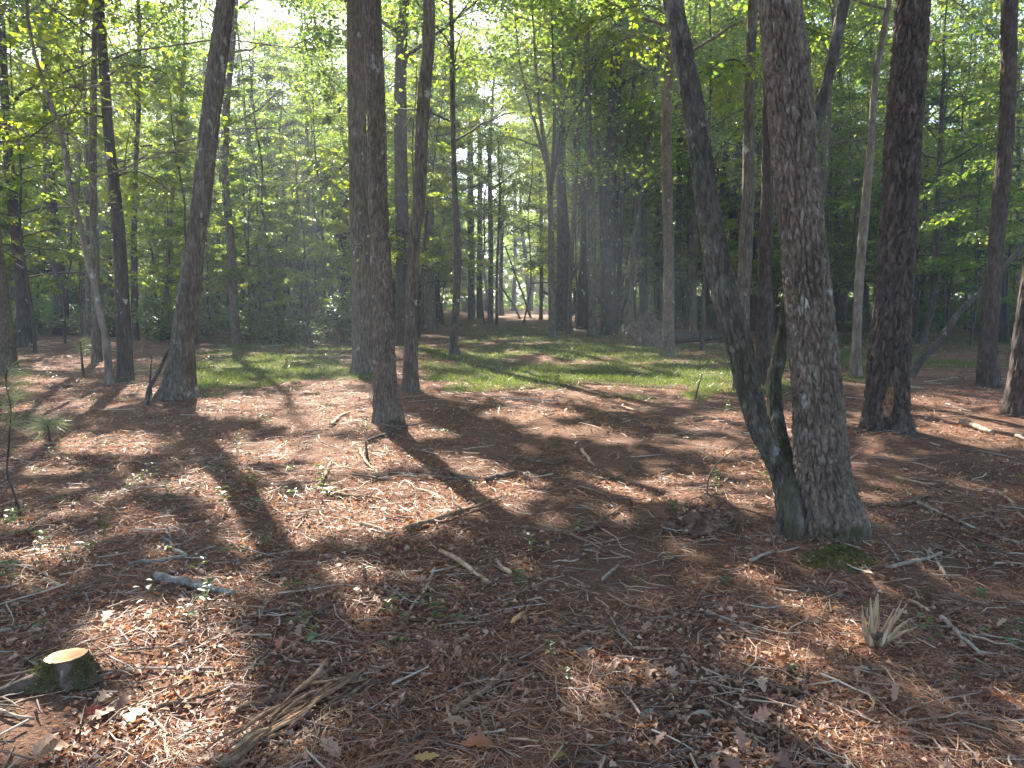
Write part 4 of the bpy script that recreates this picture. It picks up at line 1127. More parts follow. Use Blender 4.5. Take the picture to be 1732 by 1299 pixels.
# ------------------------------------------------------------------ fallen tree with root plate in the middle distance
def noisy_dome(rx, ry, rz, seed, amp, n=(40, 22), fr=3.0, zcut=-0.25):
    th = np.linspace(0, 2 * math.pi, n[0], endpoint=False)
    ph = np.linspace(math.pi / 2, zcut, n[1])
    PH, TH = np.meshgrid(ph, th, indexing='ij')
    U = np.stack([np.cos(PH) * np.cos(TH), np.cos(PH) * np.sin(TH), np.sin(PH)], -1).reshape(-1, 3)
    d = 1 + amp * fbm(U * fr + seed, 4, seed)
    V = U * d[:, None] * np.array([rx, ry, rz])
    i = np.arange(n[1] - 1)[:, None] * n[0]
    j = np.arange(n[0])[None]; k = (j + 1) % n[0]
    F = np.stack([i + j, i + n[0] + j, i + n[0] + k, i + k], -1).reshape(-1, 4)
    return V, F

def fibres(R, n, surf, L, r, up=0.3):
    """curving root threads that start on given surface points"""
    parts = []
    idx = R.integers(0, len(surf), n)
    for a in idx:
        p = surf[a]
        d = norm((p * np.array([1, 1, 0.7]) + R.normal(size=3) * 0.5 * np.linalg.norm(p) + [0, 0, up * np.linalg.norm(p)])[None])[0]
        l = L * R.uniform(0.4, 1.2)
        t = np.linspace(0, 1, 5)[:, None]
        P = p * 0.95 + d * l * t + np.cumsum(R.normal(size=(5, 3)) * l * 0.09, 0)
        P[:, 2] -= (l * 0.25 * t[:, 0] ** 2)
        parts.append(tube(P, np.linspace(r, r * 0.35, 5) * R.uniform(0.5, 1.3), 4, cap=False))
    return join(parts)

def fallen_tree():
    g = gpt(1092, 586)
    Y = g[1]
    root = thing('fallen_tree', 'uprooted tree with an earthy root plate and trunk lying on the ground', 'fallen tree', g)
    V, F = noisy_dome(0.62, 0.34, 0.92, 5, 0.32, (64, 40), 3.5, -0.35)
    o = obj('root_plate', mesh('root_plate', V, F, 'bark_oak', True), root)
    R = rng(5)
    obj('root', mesh('root', *fibres(R, 70, V[200:1800], 0.5, 0.014), 'twig_dark', True), o)
    a = gpt(1120, 586); b = gpt(1240, 574)
    P = catmull(np.array([a + [0, 0.1, 0.24], (a + b) / 2 + [0, 0, 0.2], b + [0, 0, 0.17]]), 40)
    V, F = tube(P, np.linspace(0.2, 0.14, 40), 20, bark_disp('furrow', 0.012, 9, 0, 0.3, 5, True, 0.05))
    obj('trunk', mesh('trunk', V - g, F, 'bark_dark', True), root)
fallen_tree()

# ------------------------------------------------------------------ sticks, branches and logs on the ground: (name, label, pixels, diameter px, material, wobble)
STICKS = [
 ('log', 'grey lichen-crusted log lying in the leaves at lower left', [(264, 984), (300, 990), (345, 1001), (396, 1012)], 14, 'log_lichen'),
 ('branch', 'crooked lichened branch just behind the grey lichen-crusted log', [(218, 960), (262, 953), (308, 948), (292, 940), (286, 926), (276, 914)], 7, 'log_lichen'),
 ('branch', 'thin branch running right from the cut stump', [(130, 1157), (220, 1140), (300, 1137), (386, 1138)], 4.5, 'wood_grey'),
 ('branch', 'forked pale grey stick below the cut stump', [(247, 1212), (268, 1232), (286, 1250), (317, 1255)], 6, 'wood_grey'),
 ('stick', 'short grey stick pointing up right below the cut stump', [(158, 1222), (180, 1206), (203, 1188)], 5, 'wood_grey'),
 ('stick', 'pale grey stick at the lower left edge', [(-6, 1205), (25, 1217), (58, 1222)], 5, 'wood_grey'),
 ('stick', 'slim stick crossing the litter above the splintered log', [(338, 1102), (385, 1077), (426, 1058)], 5, 'wood_grey'),
 ('branch', 'curved bare twig left of the splintered log, hooked at its tip', [(412, 1143), (424, 1140), (434, 1124), (426, 1104)], 4, 'wood_grey'),
 ('stick', 'thin grey twig ending beside the hooked twig', [(437, 1124), (456, 1112), (466, 1102), (471, 1090)], 3.5, 'wood_grey'),
 ('branch', 'dark branch half buried between stump and splintered log', [(268, 1202), (320, 1192), (370, 1174)], 7, 'wood_brown'),
 ('branch', 'dark split limb lying just above the splintered log', [(402, 1214), (440, 1198), (500, 1178), (562, 1158)], 12, 'wood_brown'),
 ('log', 'long splintered brown log at the bottom left of centre', [(372, 1310), (450, 1250), (520, 1205), (606, 1146)], 14, 'wood_brown'),
 ('splinter', 'pale torn strip lying along the splintered log', [(452, 1288), (500, 1252), (545, 1212), (590, 1178)], 7, 'wood_tan'),
 ('splinter', 'second pale torn strip at the lower end of the splintered log', [(400, 1306), (440, 1284), (478, 1262)], 6, 'wood_tan'),
 ('stick', 'short stick upright-looking left of the middle litter', [(444, 1046), (449, 1030), (452, 1014)], 4, 'wood_grey'),
 ('stick', 'grey stick at the left edge above the cut stump', [(-8, 1077), (20, 1070), (46, 1062)], 6, 'wood_grey'),
 ('stick', 'pale stick right of the splintered log near the bottom edge', [(498, 1268), (520, 1254), (548, 1238)], 5, 'wood_grey'),
 ('stick', 'pale sliver of wood right of the left weeds', [(72, 987), (84, 991), (102, 995)], 6, 'wood_tan'),
 ('branch', 'pale curved branch lying at the edge of the lone tree shadow', [(758, 798), (780, 807), (800, 811), (818, 813)], 6, 'wood_tan'),
 ('branch', 'long thin branch crossing the lone tree shadow', [(640, 812), (700, 811), (760, 812), (815, 813)], 3.5, 'wood_grey'),
 ('stick', 'pale bent stick below the foot of the lone straight tree', [(609, 763), (618, 783), (628, 794), (640, 806)], 5, 'wood_tan'),
 ('branch', 'dark branch lying against the foot of the lone straight tree', [(620, 750), (650, 738), (690, 722)], 6, 'twig_dark'),
 ('branch', 'dark chunk of rotten branch right of the lone tree shadow', [(822, 818), (845, 812), (874, 804)], 10, 'twig_dark'),
 ('stick', 'pale stick right of centre above the curved dark twig', [(983, 764), (992, 778), (1006, 791)], 6, 'wood_tan'),
 ('branch', 'curved dark twig in the shade right of centre', [(1006, 817), (1040, 812), (1062, 804), (1074, 786)], 4, 'twig_dark'),
 ('branch', 'forked stick lying diagonally left of the earth mound', [(978, 905), (1010, 890), (1035, 872), (1063, 854)], 6, 'wood_brown'),
 ('stick', 'hair-thin twig crossing the forked diagonal stick', [(978, 857), (1020, 876), (1068, 899)], 2.2, 'wood_grey'),
 ('branch', 'thick broken branch lying across the lit litter left of centre', [(690, 900), (735, 885), (770, 875), (802, 861)], 10, 'wood_brown'),
 ('splinter', 'pale strip lying under the thick broken branch', [(680, 898), (705, 893), (745, 878)], 5, 'wood_tan'),
 ('stick', 'stick left of the thick broken branch', [(608, 889), (635, 896), (660, 908)], 5, 'wood_grey'),
 ('log', 'pale bare wood piece lying diagonally at the centre', [(744, 938), (778, 956), (805, 976), (828, 993)], 11, 'wood_tan'),
 ('stick', 'long thin stick right of the pale bare wood piece', [(790, 953), (830, 943), (868, 932)], 4, 'wood_brown'),
 ('wood_chunk', 'short pale wood chunk right of the bare wood piece', [(840, 958), (850, 968), (864, 976)], 9, 'wood_tan'),
 ('branch', 'long curved branch right of centre beyond the small green seedling', [(862, 895), (930, 903), (985, 918), (1010, 930), (1024, 938)], 6, 'wood_brown'),
 ('branch', 'tan stick sloping down left below the bare wood piece', [(735, 968), (722, 1000), (708, 1020), (694, 1038)], 7, 'wood_tan'),
 ('stick', 'brown stick left of the tan sloping stick', [(630, 1050), (645, 1036), (665, 1026)], 7, 'wood_brown'),
 ('stick', 'thin reddish twig standing in the litter at the centre', [(985, 1060), (990, 1040), (995, 1014)], 4, 'wood_brown'),
 ('stick', 'stick above the yellow wood chip', [(850, 1032), (868, 1018), (886, 998)], 6, 'wood_brown'),
 ('wood_chunk', 'yellowish wood chip in the lower centre', [(867, 1060), (875, 1050), (887, 1041)], 8, 'fresh_wood'),
 ('stick', 'grey stick right of centre in the open shade', [(1018, 985), (1030, 976), (1046, 961)], 5, 'wood_grey'),
 ('stick', 'pale short stick lying level right of the bright seedling', [(1072, 1103), (1100, 1104), (1132, 1104)], 6, 'wood_tan'),
 ('branch', 'dark stout branch lying diagonally at lower centre', [(764, 1216), (800, 1187), (838, 1162), (862, 1128)], 10, 'wood_brown'),
 ('branch', 'long thin stem crossing the bottom centre', [(648, 1306), (710, 1272), (770, 1250), (834, 1220)], 4, 'wood_brown'),
 ('stick', 'pale stub standing below the dark stout branch', [(758, 1204), (763, 1228), (768, 1252)], 7, 'wood_tan'),
 ('stick', 'flat tan chip left of the dark stout branch', [(705, 1084), (730, 1092), (757, 1099)], 6, 'wood_tan'),
 ('stick', 'thin twig arching toward the grey oak leaf', [(908, 1064), (940, 1070), (972, 1086)], 3.5, 'wood_grey'),
 ('stick', 'needle-thin stem lying level near the bottom right of centre', [(860, 1256), (930, 1262), (1025, 1268)], 4, 'wood_tan'),
 ('wood_chunk', 'grey weathered stick tip left of the moss patch', [(1268, 953), (1288, 944), (1309, 938)], 7, 'wood_grey'),
 ('wood_chunk', 'whitish bark slab lying below the earth mound', [(1160, 906), (1178, 899), (1197, 887)], 11, 'wood_grey'),
 ('stick', 'pale straight stick leaning at the foot of the thickest near trunk', [(1490, 918), (1504, 934), (1520, 952)], 4, 'wood_grey'),
 ('stick', 'short pale stick right of the moss patch', [(1459, 961), (1467, 968), (1477, 977)], 4, 'wood_grey'),
 ('branch', 'grey branch lying level right of the moss patch', [(1500, 966), (1540, 957), (1575, 948), (1592, 940)], 6, 'wood_grey'),
 ('branch', 'grey stick pointing down right of the moss patch', [(1570, 932), (1584, 955), (1604, 985)], 5.5, 'wood_grey'),
 ('branch', 'pale bone-like branch right of the torn stump', [(1590, 1050), (1603, 1060), (1625, 1085), (1662, 1116)], 7, 'wood_grey'),
 ('stick', 'short pale stick just right of the torn stump', [(1538, 1022), (1555, 1030), (1572, 1041)], 7, 'wood_tan'),
 ('stick', 'brown twig rising from the bone-like branch', [(1588, 1050), (1612, 1040), (1642, 1026)], 5, 'wood_brown'),
 ('stick', 'grey stick half buried left of the torn stump', [(1194, 1038), (1216, 1047), (1238, 1056)], 6, 'wood_grey'),
 ('stick', 'pale stick at the bottom edge right of centre', [(1198, 1292), (1220, 1283), (1238, 1272)], 7, 'wood_grey'),
 ('branch', 'long pale pole lying across the ground at right', [(1550, 852), (1620, 882), (1680, 906), (1745, 930)], 5.5, 'wood_grey'),
 ('branch', 'curving branch right of the thickest near trunk', [(1452, 857), (1500, 858), (1535, 853), (1578, 837)], 7, 'wood_brown'),
 ('stick', 'thin pale branch near the right edge above the long pole', [(1616, 825), (1650, 833), (1692, 837)], 4, 'wood_tan'),
 ('branch', 'pale branch slanting down at the right edge', [(1690, 836), (1712, 862), (1742, 890)], 5, 'wood_tan'),
 ('stick', 'pale twig between the thickest trunk and the scarred pine', [(1514, 812), (1545, 818), (1580, 823)], 5, 'wood_tan'),
 ('log', 'grey split log in the lit needles right of the scarred pine', [(1626, 719), (1650, 728), (1678, 736)], 9, 'wood_grey'),
 ('splinter', 'pale piece of split wood at the right edge', [(1716, 742), (1728, 746), (1745, 750)], 6, 'wood_grey'),
 ('branch', 'long pale stick lying level beyond the middle of the clearing', [(848, 677), (900, 679), (944, 680)], 4, 'wood_grey'),
 ('splinter', 'pale splinter sticking up left of the lone tree shadow', [(540, 826), (550, 804), (563, 780)], 5, 'wood_tan'),
 ('stick', 'curved pale root piece left of the lone straight tree', [(560, 722), (572, 710), (592, 700)], 6, 'wood_tan'),
 ('branch', 'dark branch lying level left of the lone straight tree shadow', [(555, 835), (600, 845), (650, 848)], 6, 'wood_brown'),
 ('branch', 'thin dark branch left of the bare wood piece', [(455, 977), (500, 975), (558, 986)], 5, 'wood_brown'),
 ('stick', 'pale broken stick in the middle clearing', [(1036, 690), (1060, 693), (1080, 699)], 6, 'wood_tan'),
 ('stick', 'pale stick in the lit needles left of the twin stems', [(1172, 712), (1195, 708), (1215, 712)], 6, 'wood_tan'),
]
WD = {}
def stick(i, name, label, px, dia, mat):
    R = rng(3000 + i)
    pts = []
    for (u, v) in px:
        g = gpt(u, v)
        pts.append([*g, 0.5 * dia * math.hypot(g[0], g[1], CAM_H) / FPX])
    pts = np.array(pts)
    L = np.linalg.norm(np.diff(pts[:, :3], axis=0), axis=1).sum()
    C = catmull(pts, max(10, min(60, int(L / 0.02))))
    n = len(C)
    rad = C[:, 3] * np.linspace(1.0, 0.72, n) * (1 + 0.22 * perlin(np.stack([np.linspace(0, L * 14, n), np.full(n, i * 3.7), np.zeros(n)], 1), 7))
    C[:, 2] = np.maximum(C[:, 2], hgt(C[:, 0], C[:, 1])) + rad * 0.75 + 0.012
    w = np.cumsum(R.normal(size=(n, 3)) * rad[:, None] * (0.28 if dia < 9 else 0.12), 0)
    w -= np.linspace(0, 1, n)[:, None] * w[-1]
    C[:, :3] += w * np.array([1, 1, 0.5])
    if name == 'splinter':
        rad = rad * (1 - 0.75 * np.linspace(0, 1, n) ** 3)
    base = C[n // 2, :3].copy()
    split = name in ('splinter', 'wood_chunk') or mat == 'wood_tan'
    sd = int(R.integers(1, 999))
    def dsp(th, s, r):
        q = np.stack([np.cos(th).ravel() * 2.2, np.sin(th).ravel() * 2.2, s.ravel() * (4 if split else 14)], 1)
        d = r * (0.30 if split else 0.16) * perlin(q + sd, sd).reshape(th.shape)
        if split:
            d = d - r * 0.42 * np.clip(np.cos(th - sd), 0, 1) ** 2
        return d
    V, F = tube(C[:, :3], rad, 10, dsp)
    parts = [(V, F)]
    if name == 'branch' and dia >= 4:
        for k in range(R.integers(1, 4)):
            a = C[int(R.uniform(0.2, 0.85) * n), :3]
            d = norm((C[-1, :3] - C[0, :3])[None])[0]
            an = R.choice([-1, 1]) * R.uniform(0.5, 1.1)
            dd = np.array([d[0] * math.cos(an) - d[1] * math.sin(an), d[0] * math.sin(an) + d[1] * math.cos(an), R.uniform(0, 0.35)])
            l = R.uniform(0.06, 0.22) * (1 + base[1] / 10)
            P = a + dd * l * np.linspace(0, 1, 6)[:, None] + np.cumsum(R.normal(size=(6, 3)) * l * 0.03, 0)
            parts.append(tube(P, np.linspace(rad.mean() * 0.6, rad.mean() * 0.25, 6), 6))
    V, F = join(parts)
    o = obj(name if name != 'branch' else 'fallen_branch', mesh(name, V - base, F, mat, dia < 9), None, base)
    tag(o, label, {'branch': 'branch', 'log': 'log', 'splinter': 'wood strip', 'stick': 'stick', 'wood_chunk': 'wood chunk'}[name], 'dead wood on the forest floor')
for i, s in enumerate(STICKS):
    stick(i, *s)

# extra torn fibres on the splintered log
def log_fibres():
    lg = find('long splintered brown log at the bottom left of centre')
    b = np.array(lg.location)
    R = rng(12)
    a, c = gpt(380, 1300), gpt(604, 1148)
    for k in range(30):
        t0 = R.uniform(0, 0.6); t1 = t0 + R.uniform(0.25, 0.45)
        off = np.array([R.normal() * 0.05, R.normal() * 0.035, R.uniform(0.025, 0.06)])
        P = catmull(np.array([a + (c - a) * t0 + off, a + (c - a) * (t0 + t1) / 2 + off * 1.1 + R.normal(size=3) * 0.008, a + (c - a) * t1 + off * R.uniform(0.6, 1.6)]), 10)
        V, F = tube(P, np.array([0.3, 0.8, 1, 1, 0.9, 1, 0.8, 0.7, 0.5, 0.1]) * R.uniform(0.004, 0.011), 4)
        o = obj('splinter', mesh('splinter', V - b, F, 'wood_tan' if k % 4 == 0 else 'wood_brown'), lg)
log_fibres()

# leaning snag at the scarred pine, dead stub at the leaning tree, leaning dead poles, upright twigs
def pole(name, label, cat, pts, dia, mat, taper=0.6, group=None):
    """pts: (u, v, Y); first one stands on the ground"""
    P = np.array([at_depth(u, v, Y) for u, v, Y in pts])
    P[0] = gpt(pts[0][0], pts[0][1]); 
    base = P[0].copy()
    P[0, 2] -= 0.03
    C = catmull(P, max(14, int(np.linalg.norm(np.diff(P, axis=0), axis=1).sum() / 0.05)))
    r0 = 0.5 * dia * P[0, 1] / FPX
    sd = int(abs(pts[0][0])) % 97
    V, F = tube(C, np.linspace(r0, r0 * taper, len(C)), 12, lambda th, s, r: r * 0.14 * perlin(np.stack([np.cos(th).ravel(), np.sin(th).ravel(), s.ravel() * 5], 1), sd).reshape(th.shape))
    o = obj(name, mesh(name, V - base, F, mat, True), None, base)
    tag(o, label, cat, group)
    return o
gp = gpt(1534, 640)
pole('snag', 'dead leaning snag resting on the ground behind the scarred pine', 'snag', [(1536, 640, 0), (1560, 607, gp[1] + .1), (1584, 583, gp[1] + .3), (1605, 552, gp[1] + .4), (1625, 525, gp[1] + .6), (1662, 489, gp[1] + .8), (1723, 423, gp[1] + 1.2), (1780, 360, gp[1] + 1.5)], 13, 'bark_dark', 0.5)
pole('dead_stub', 'dark dead stub leaning on the wide-footed tree', 'dead stub', [(248, 686, 0), (251, 660, 10.9), (262, 640, 10.95), (276, 612, 11.1), (286, 592, 11.2)], 8, 'bark_dark', 0.7)
pole('dead_stub', 'short broken stub in front of the wide-footed tree', 'dead stub', [(256, 668, 0), (254, 640, gpt(256, 668)[1]), (257, 604, gpt(256, 668)[1])], 5, 'bark_dark', 0.3)
pole('leaning_pole', 'dead pole leaning left far off where the grass ends', 'dead pole', [(898, 538, 0), (885, 500, 58), (868, 455, 58), (855, 418, 58)], 4, 'bark_dark', 0.6)
pole('leaning_pole', 'second dead pole crossing the far leaning one', 'dead pole', [(880, 540, 0), (868, 515, 56), (845, 482, 56)], 4, 'bark_dark', 0.6)
pole('leaning_pole', 'broken dead trunk leaning between the far trunks past the grass', 'dead pole', [(999, 552, 0), (975, 530, gpt(999, 552)[1]), (950, 510, gpt(999, 552)[1]), (912, 490, gpt(999, 552)[1])], 7, 'bark_grey', 0.5)
pole('leaning_pole', 'dead limb propped between the strongly leaning slender tree and the ground', 'dead pole', [(1046, 556, 0), (1062, 500, 38), (1095, 455, 38)], 4, 'bark_dark', 0.6)
pole('twig', 'thin bare twig arching up from the earth mound', 'twig', [(1196, 838, 0), (1198, 812, 5.9), (1212, 785, 5.95), (1238, 764, 6.0), (1266, 739, 6.1)], 3, 'twig_dark', 0.4)
pole('twig', 'thin dead twig standing upright in the clearing left of the twin stems', 'twig', [(1176, 676, 0), (1180, 658, gpt(1176, 676)[1]), (1188, 632, gpt(1176, 676)[1])], 3.5, 'twig_dark', 0.5)
pole('twig', 'short dark stub standing below the foot of the lone straight tree', 'twig', [(622, 778, 0), (620, 762, gpt(622, 778)[1]), (619, 746, gpt(622, 778)[1])], 6, 'twig_dark', 0.6)
pole('twig', 'red-brown dead stem standing beside the bright centre seedling', 'twig', [(938, 1150, 0), (937, 1130, 3.05), (935, 1108, 3.05)], 3, 'wood_brown', 0.6)
# brush pile at the wood edge
bp = gpt(440, 562)
brush = thing('brush_pile', 'heap of dead crossed branches at the wood edge right of the leaning tree', 'brush pile', bp)
R = rng(31)
for k in range(16):
    a = bp + np.array([R.uniform(-1.0, 1.6), R.uniform(-0.4, 0.6), 0.02])
    az = R.uniform(-0.5, 0.5) + (math.pi if R.random() < 0.4 else 0)
    P = branch_path(a, az, R.uniform(0.0, 0.75), R.uniform(0.9, 2.4), R, 8, 0.12, 0.2)
    P[:, 2] = np.maximum(P[:, 2], 0.03)
    V, F = tube(P, np.linspace(R.uniform(0.02, 0.06), 0.01, 8), 7)
    obj('branch', mesh('branch', V - bp, F, ('bark_grey', 'wood_brown', 'bark_pale')[k % 3], True), brush)

# ------------------------------------------------------------------ cut stump
def stump():
    g = gpt(114, 1144)
    root = thing('cut_stump', 'low mossy cut stump with a fresh orange sawn top', 'stump', g)
    R = rng(9)
    hS, rt = 0.088, 0.078
    n, m = 72, 30
    th = np.linspace(0, 2 * math.pi, n, endpoint=False)
    z = np.linspace(-0.04, 1, m) 
    TH, Z = np.meshgrid(th, z)
    flare = (1 - np.clip(Z, 0, 1)) ** 1.8
    lobe = 0.5 + 0.7 * np.clip(np.cos(TH - 3.6), 0, 1) ** 3 * 1.9 + 0.5 * np.clip(np.cos(TH - 5.9), 0, 1) ** 4 + 0.45 * np.clip(np.cos(TH - 1.6), 0, 1) ** 3
    q = np.stack([np.cos(TH).ravel() * 3, np.sin(TH).ravel() * 3, Z.ravel() * 0.9], 1)
    bump = (0.010 * fbm(q, 3, 3) + 0.006 * fbm(q * 4, 2, 4)).reshape(TH.shape)
    rr = rt * (1 + 0.06 * np.cos(2 * TH + 1)) + 0.062 * flare * lobe + bump * (0.6 + 1.5 * flare)
    tilt = 0.16
    X, Yy = rr * np.cos(TH), rr * np.sin(TH)
    ZZ = Z * hS + np.clip(Z, 0, 1) * (0.10 * X + 0.06 * -Yy)
    V = np.stack([X.ravel(), Yy.ravel(), ZZ.ravel()], 1)
    i = np.arange(m - 1)[:, None] * n; j = np.arange(n)[None]; k = (j + 1) % n
    F = np.stack([i + j, i + k, i + n + k, i + n + j], -1).reshape(-1, 4)
    ms = fbm(V * 14, 3, 8) + 0.55 - 0.2 * (V[:, 2] > hS * 0.93)
    obj('bark', mesh('bark', V, F, 'twig_dark', True, {'moss': smooth(0.1, 0.4, ms)}), root)
    # sawn face with rings
    rings = []
    top = V[-n:]
    c = top.mean(0)
    fr = np.linspace(1, 0, 12)[:-1]
    VV = [c + (top - c) * f + [0, 0, 0.0015 + 0.0009 * math.sin(f * 60)] for f in fr]
    VV = np.vstack(VV + [c[None] + [0, 0, 0.002]])
    i = np.arange(len(fr) - 1)[:, None] * n
    F1 = np.stack([i + j, i + k, i + n + k, i + n + j], -1).reshape(-1, 4)
    l = len(VV) - 1; o_ = (len(fr) - 1) * n
    F2 = np.stack([np.full(n, l), o_ + np.arange(n), o_ + (np.arange(n) + 1) % n], 1)
    m_, nt, out = new_mat('sawn_face')
    tc = nt.nodes.new('ShaderNodeTexCoord')
    mp = nt.nodes.new('ShaderNodeMapping'); mp.inputs['Location'].default_value = (-c[0], -c[1], 0)
    nt.links.new(tc.outputs['Object'], mp.inputs['Vector'])
    sx = nt.nodes.new('ShaderNodeVectorMath'); sx.operation = 'MULTIPLY'; sx.inputs[1].default_value = (1, 1, 0)
    nt.links.new(mp.outputs[0], sx.inputs[0])
    ln = nt.nodes.new('ShaderNodeVectorMath'); ln.operation = 'LENGTH'
    nt.links.new(sx.outputs[0], ln.inputs[0])
    nz = noise(nt, mp.outputs[0], 70, 5, 0.75)
    ad = nt.nodes.new('ShaderNodeMath'); ad.operation = 'MULTIPLY_ADD'; ad.inputs[1].default_value = 0.03
    nt.links.new(nz, ad.inputs[0]); nt.links.new(ln.outputs['Value'], ad.inputs[2])
    sc = nt.nodes.new('ShaderNodeMath'); sc.operation = 'MULTIPLY'; sc.inputs[1].default_value = 1 / 0.104
    nt.links.new(ad.outputs[0], sc.inputs[0])
    cc = ramp(nt, sc.outputs[0], [(0.0, (0.33, 0.14, 0.055)), (0.66, (0.47, 0.22, 0.085)), (0.76, (0.66, 0.39, 0.17)), (0.95, (0.68, 0.43, 0.20)), (1.0, (0.25, 0.15, 0.08))])
    bs = nt.nodes.new('ShaderNodeBsdfPrincipled'); bs.inputs['Roughness'].default_value = 0.8
    nt.links.new(cc, bs.inputs['Base Color']); nt.links.new(bs.outputs[0], out.inputs[0])
    obj('sawn_top', mesh('sawn_top', VV, [F1, F2], 'sawn_face'), root)
    # moss tufts on the shoulders and roots
    pick = V[(V[:, 2] > 0.0) & (V[:, 2] < hS * 0.9)]
    idx = R.integers(0, len(pick), 5200)
    nn = fbm(pick[idx] * 13, 2, 8)
    keep = nn > -0.22
    P = pick[idx][keep] + R.normal(size=(keep.sum(), 3)) * 0.005
    D = norm(P * [1, 1, 0.3] + R.normal(size=P.shape) * 0.05 + [0, 0, 0.05])
    L = R.uniform(0.005, 0.011, len(P))
    o = obj('moss', mesh('moss', *kite_leaves(P, D, rand_unit(R, len(P)), L, L * 0.4), 'moss'), root)
    o['kind'] = 'stuff'
    # surface root running to the lower left
    a = np.array([gpt(92, 1148), gpt(52, 1162), gpt(12, 1174), gpt(-50, 1192)]) - g
    C = catmull(np.column_stack([a, [0.045, 0.034, 0.026, 0.016]]), 40)
    V2, F2 = tube(C[:, :3] + [0, 0, 0.012], C[:, 3], 20, lambda th, s, r: 0.25 * r * perlin(np.stack([np.cos(th).ravel() * 1.5, np.sin(th).ravel() * 1.5, s.ravel() * 16], 1), 4).reshape(th.shape))
    obj('root', mesh('root', V2, F2, 'twig_dark', True, {'moss': smooth(-0.1, 0.4, fbm(V2 * 12, 2, 5))}), root)
stump()

# ------------------------------------------------------------------ torn stump with standing splinters
def torn_stump():
    g = gpt(1480, 1090)
    root = thing('torn_stump', 'small torn stump with pale splinters standing up like a fan', 'stump', g)
    R = rng(14)
    V, F = noisy_dome(0.05, 0.045, 0.06, 3, 0.5, (36, 18), 4, -0.3)
    obj('stub', mesh('stub', V, F, 'wood_brown'), root)
    n = 19
    for q in range(n):
        f = q / (n - 1)
        an = -0.55 + 1.25 * f + R.normal() * 0.16
        x, y = -0.032 + 0.064 * f, R.normal() * 0.018
        L = (0.11 + 0.155 * R.random() ** 0.8) * (1.0 if 0.12 < f < 0.9 else 0.75)
        w = R.uniform(0.011, 0.027)
        k = 10
        t = np.linspace(0, 1, k)
        d = np.array([math.sin(an), -0.10 + R.normal() * 0.16, math.cos(an)]); d /= np.linalg.norm(d)
        c = np.array([x, y, 0.0]) + d * (L * t)[:, None] + np.outer(t ** 2, R.normal(size=3) * 0.012)
        side = np.cross(d, [R.normal() * 0.35, 1, 0]); side /= np.linalg.norm(side)
        nrm = np.cross(side, d)
        e0 = 0.5 + 0.10 * R.normal(size=k); e1 = 0.5 + 0.10 * R.normal(size=k)
        cut = R.uniform(0.55, 0.9)
        tip = np.clip((t - cut) / (1 - cut), 0, 1)
        if R.random() < 0.5:
            e0 = e0 * (1 - 0.9 * tip) - 0.35 * tip * (R.random() < 0.5)
        else:
            e1 = e1 * (1 - 0.9 * tip)
        wt = w * (1.0 - 0.72 * np.clip((t - 0.25) / 0.75, 0, 1) ** 1.4) * (1 + 0.12 * R.normal(size=k))
        tk = 0.0018 * (1 - 0.5 * t)
        A = c - side * (wt * e0)[:, None]; B = c + side * (wt * e1)[:, None]
        Vv = np.stack([A + nrm * tk[:, None], B + nrm * tk[:, None], B - nrm * tk[:, None], A - nrm * tk[:, None]], 1).reshape(-1, 3)
        i = np.arange(k - 1)[:, None] * 4; j = np.arange(4)[None]; kk = (j + 1) % 4
        Ff = np.stack([i + j, i + kk, i + 4 + kk, i + 4 + j], -1).reshape(-1, 4)
        e = (k - 1) * 4
        Ff = np.vstack([Ff, [[e, e + 1, e + 2, e + 3]]])
        obj('splinter', mesh('splinter', Vv, Ff, 'splinter_wood'), root)
torn_stump()

# earth mound threaded with roots
def mound():
    g = gpt(1185, 876)
    root = thing('earth_mound', 'dark earth mound threaded with fine roots left of the twin stems', 'earth mound', g)
    V, F = noisy_dome(0.22, 0.16, 0.12, 8, 0.4, (56, 28), 4.5, -0.3)
    V = V + [0, 0, 0.0]
    obj('soil', mesh('soil', V, F, 'soil', True), root)
    obj('root', mesh('root', *fibres(rng(19), 150, V[96:], 0.16, 0.003, 0.2), 'wood_brown', True), root)
    R = rng(20)
    P = V[R.integers(0, 900, 520)] * 1.03 + R.normal(size=(520, 3)) * 0.01
    D = rand_unit(R, 520) * [1, 1, 0.4]
    L = R.uniform(0.015, 0.06, 520)
    o = obj('litter', mesh('litter', *kite_leaves(P, D, P / [0.22, 0.16, 0.12] + R.normal(size=P.shape) * 0.4, L, L * R.uniform(0.1, 0.7, 520)), 'dead_leaf'), root)
    o['kind'] = 'stuff'
mound()

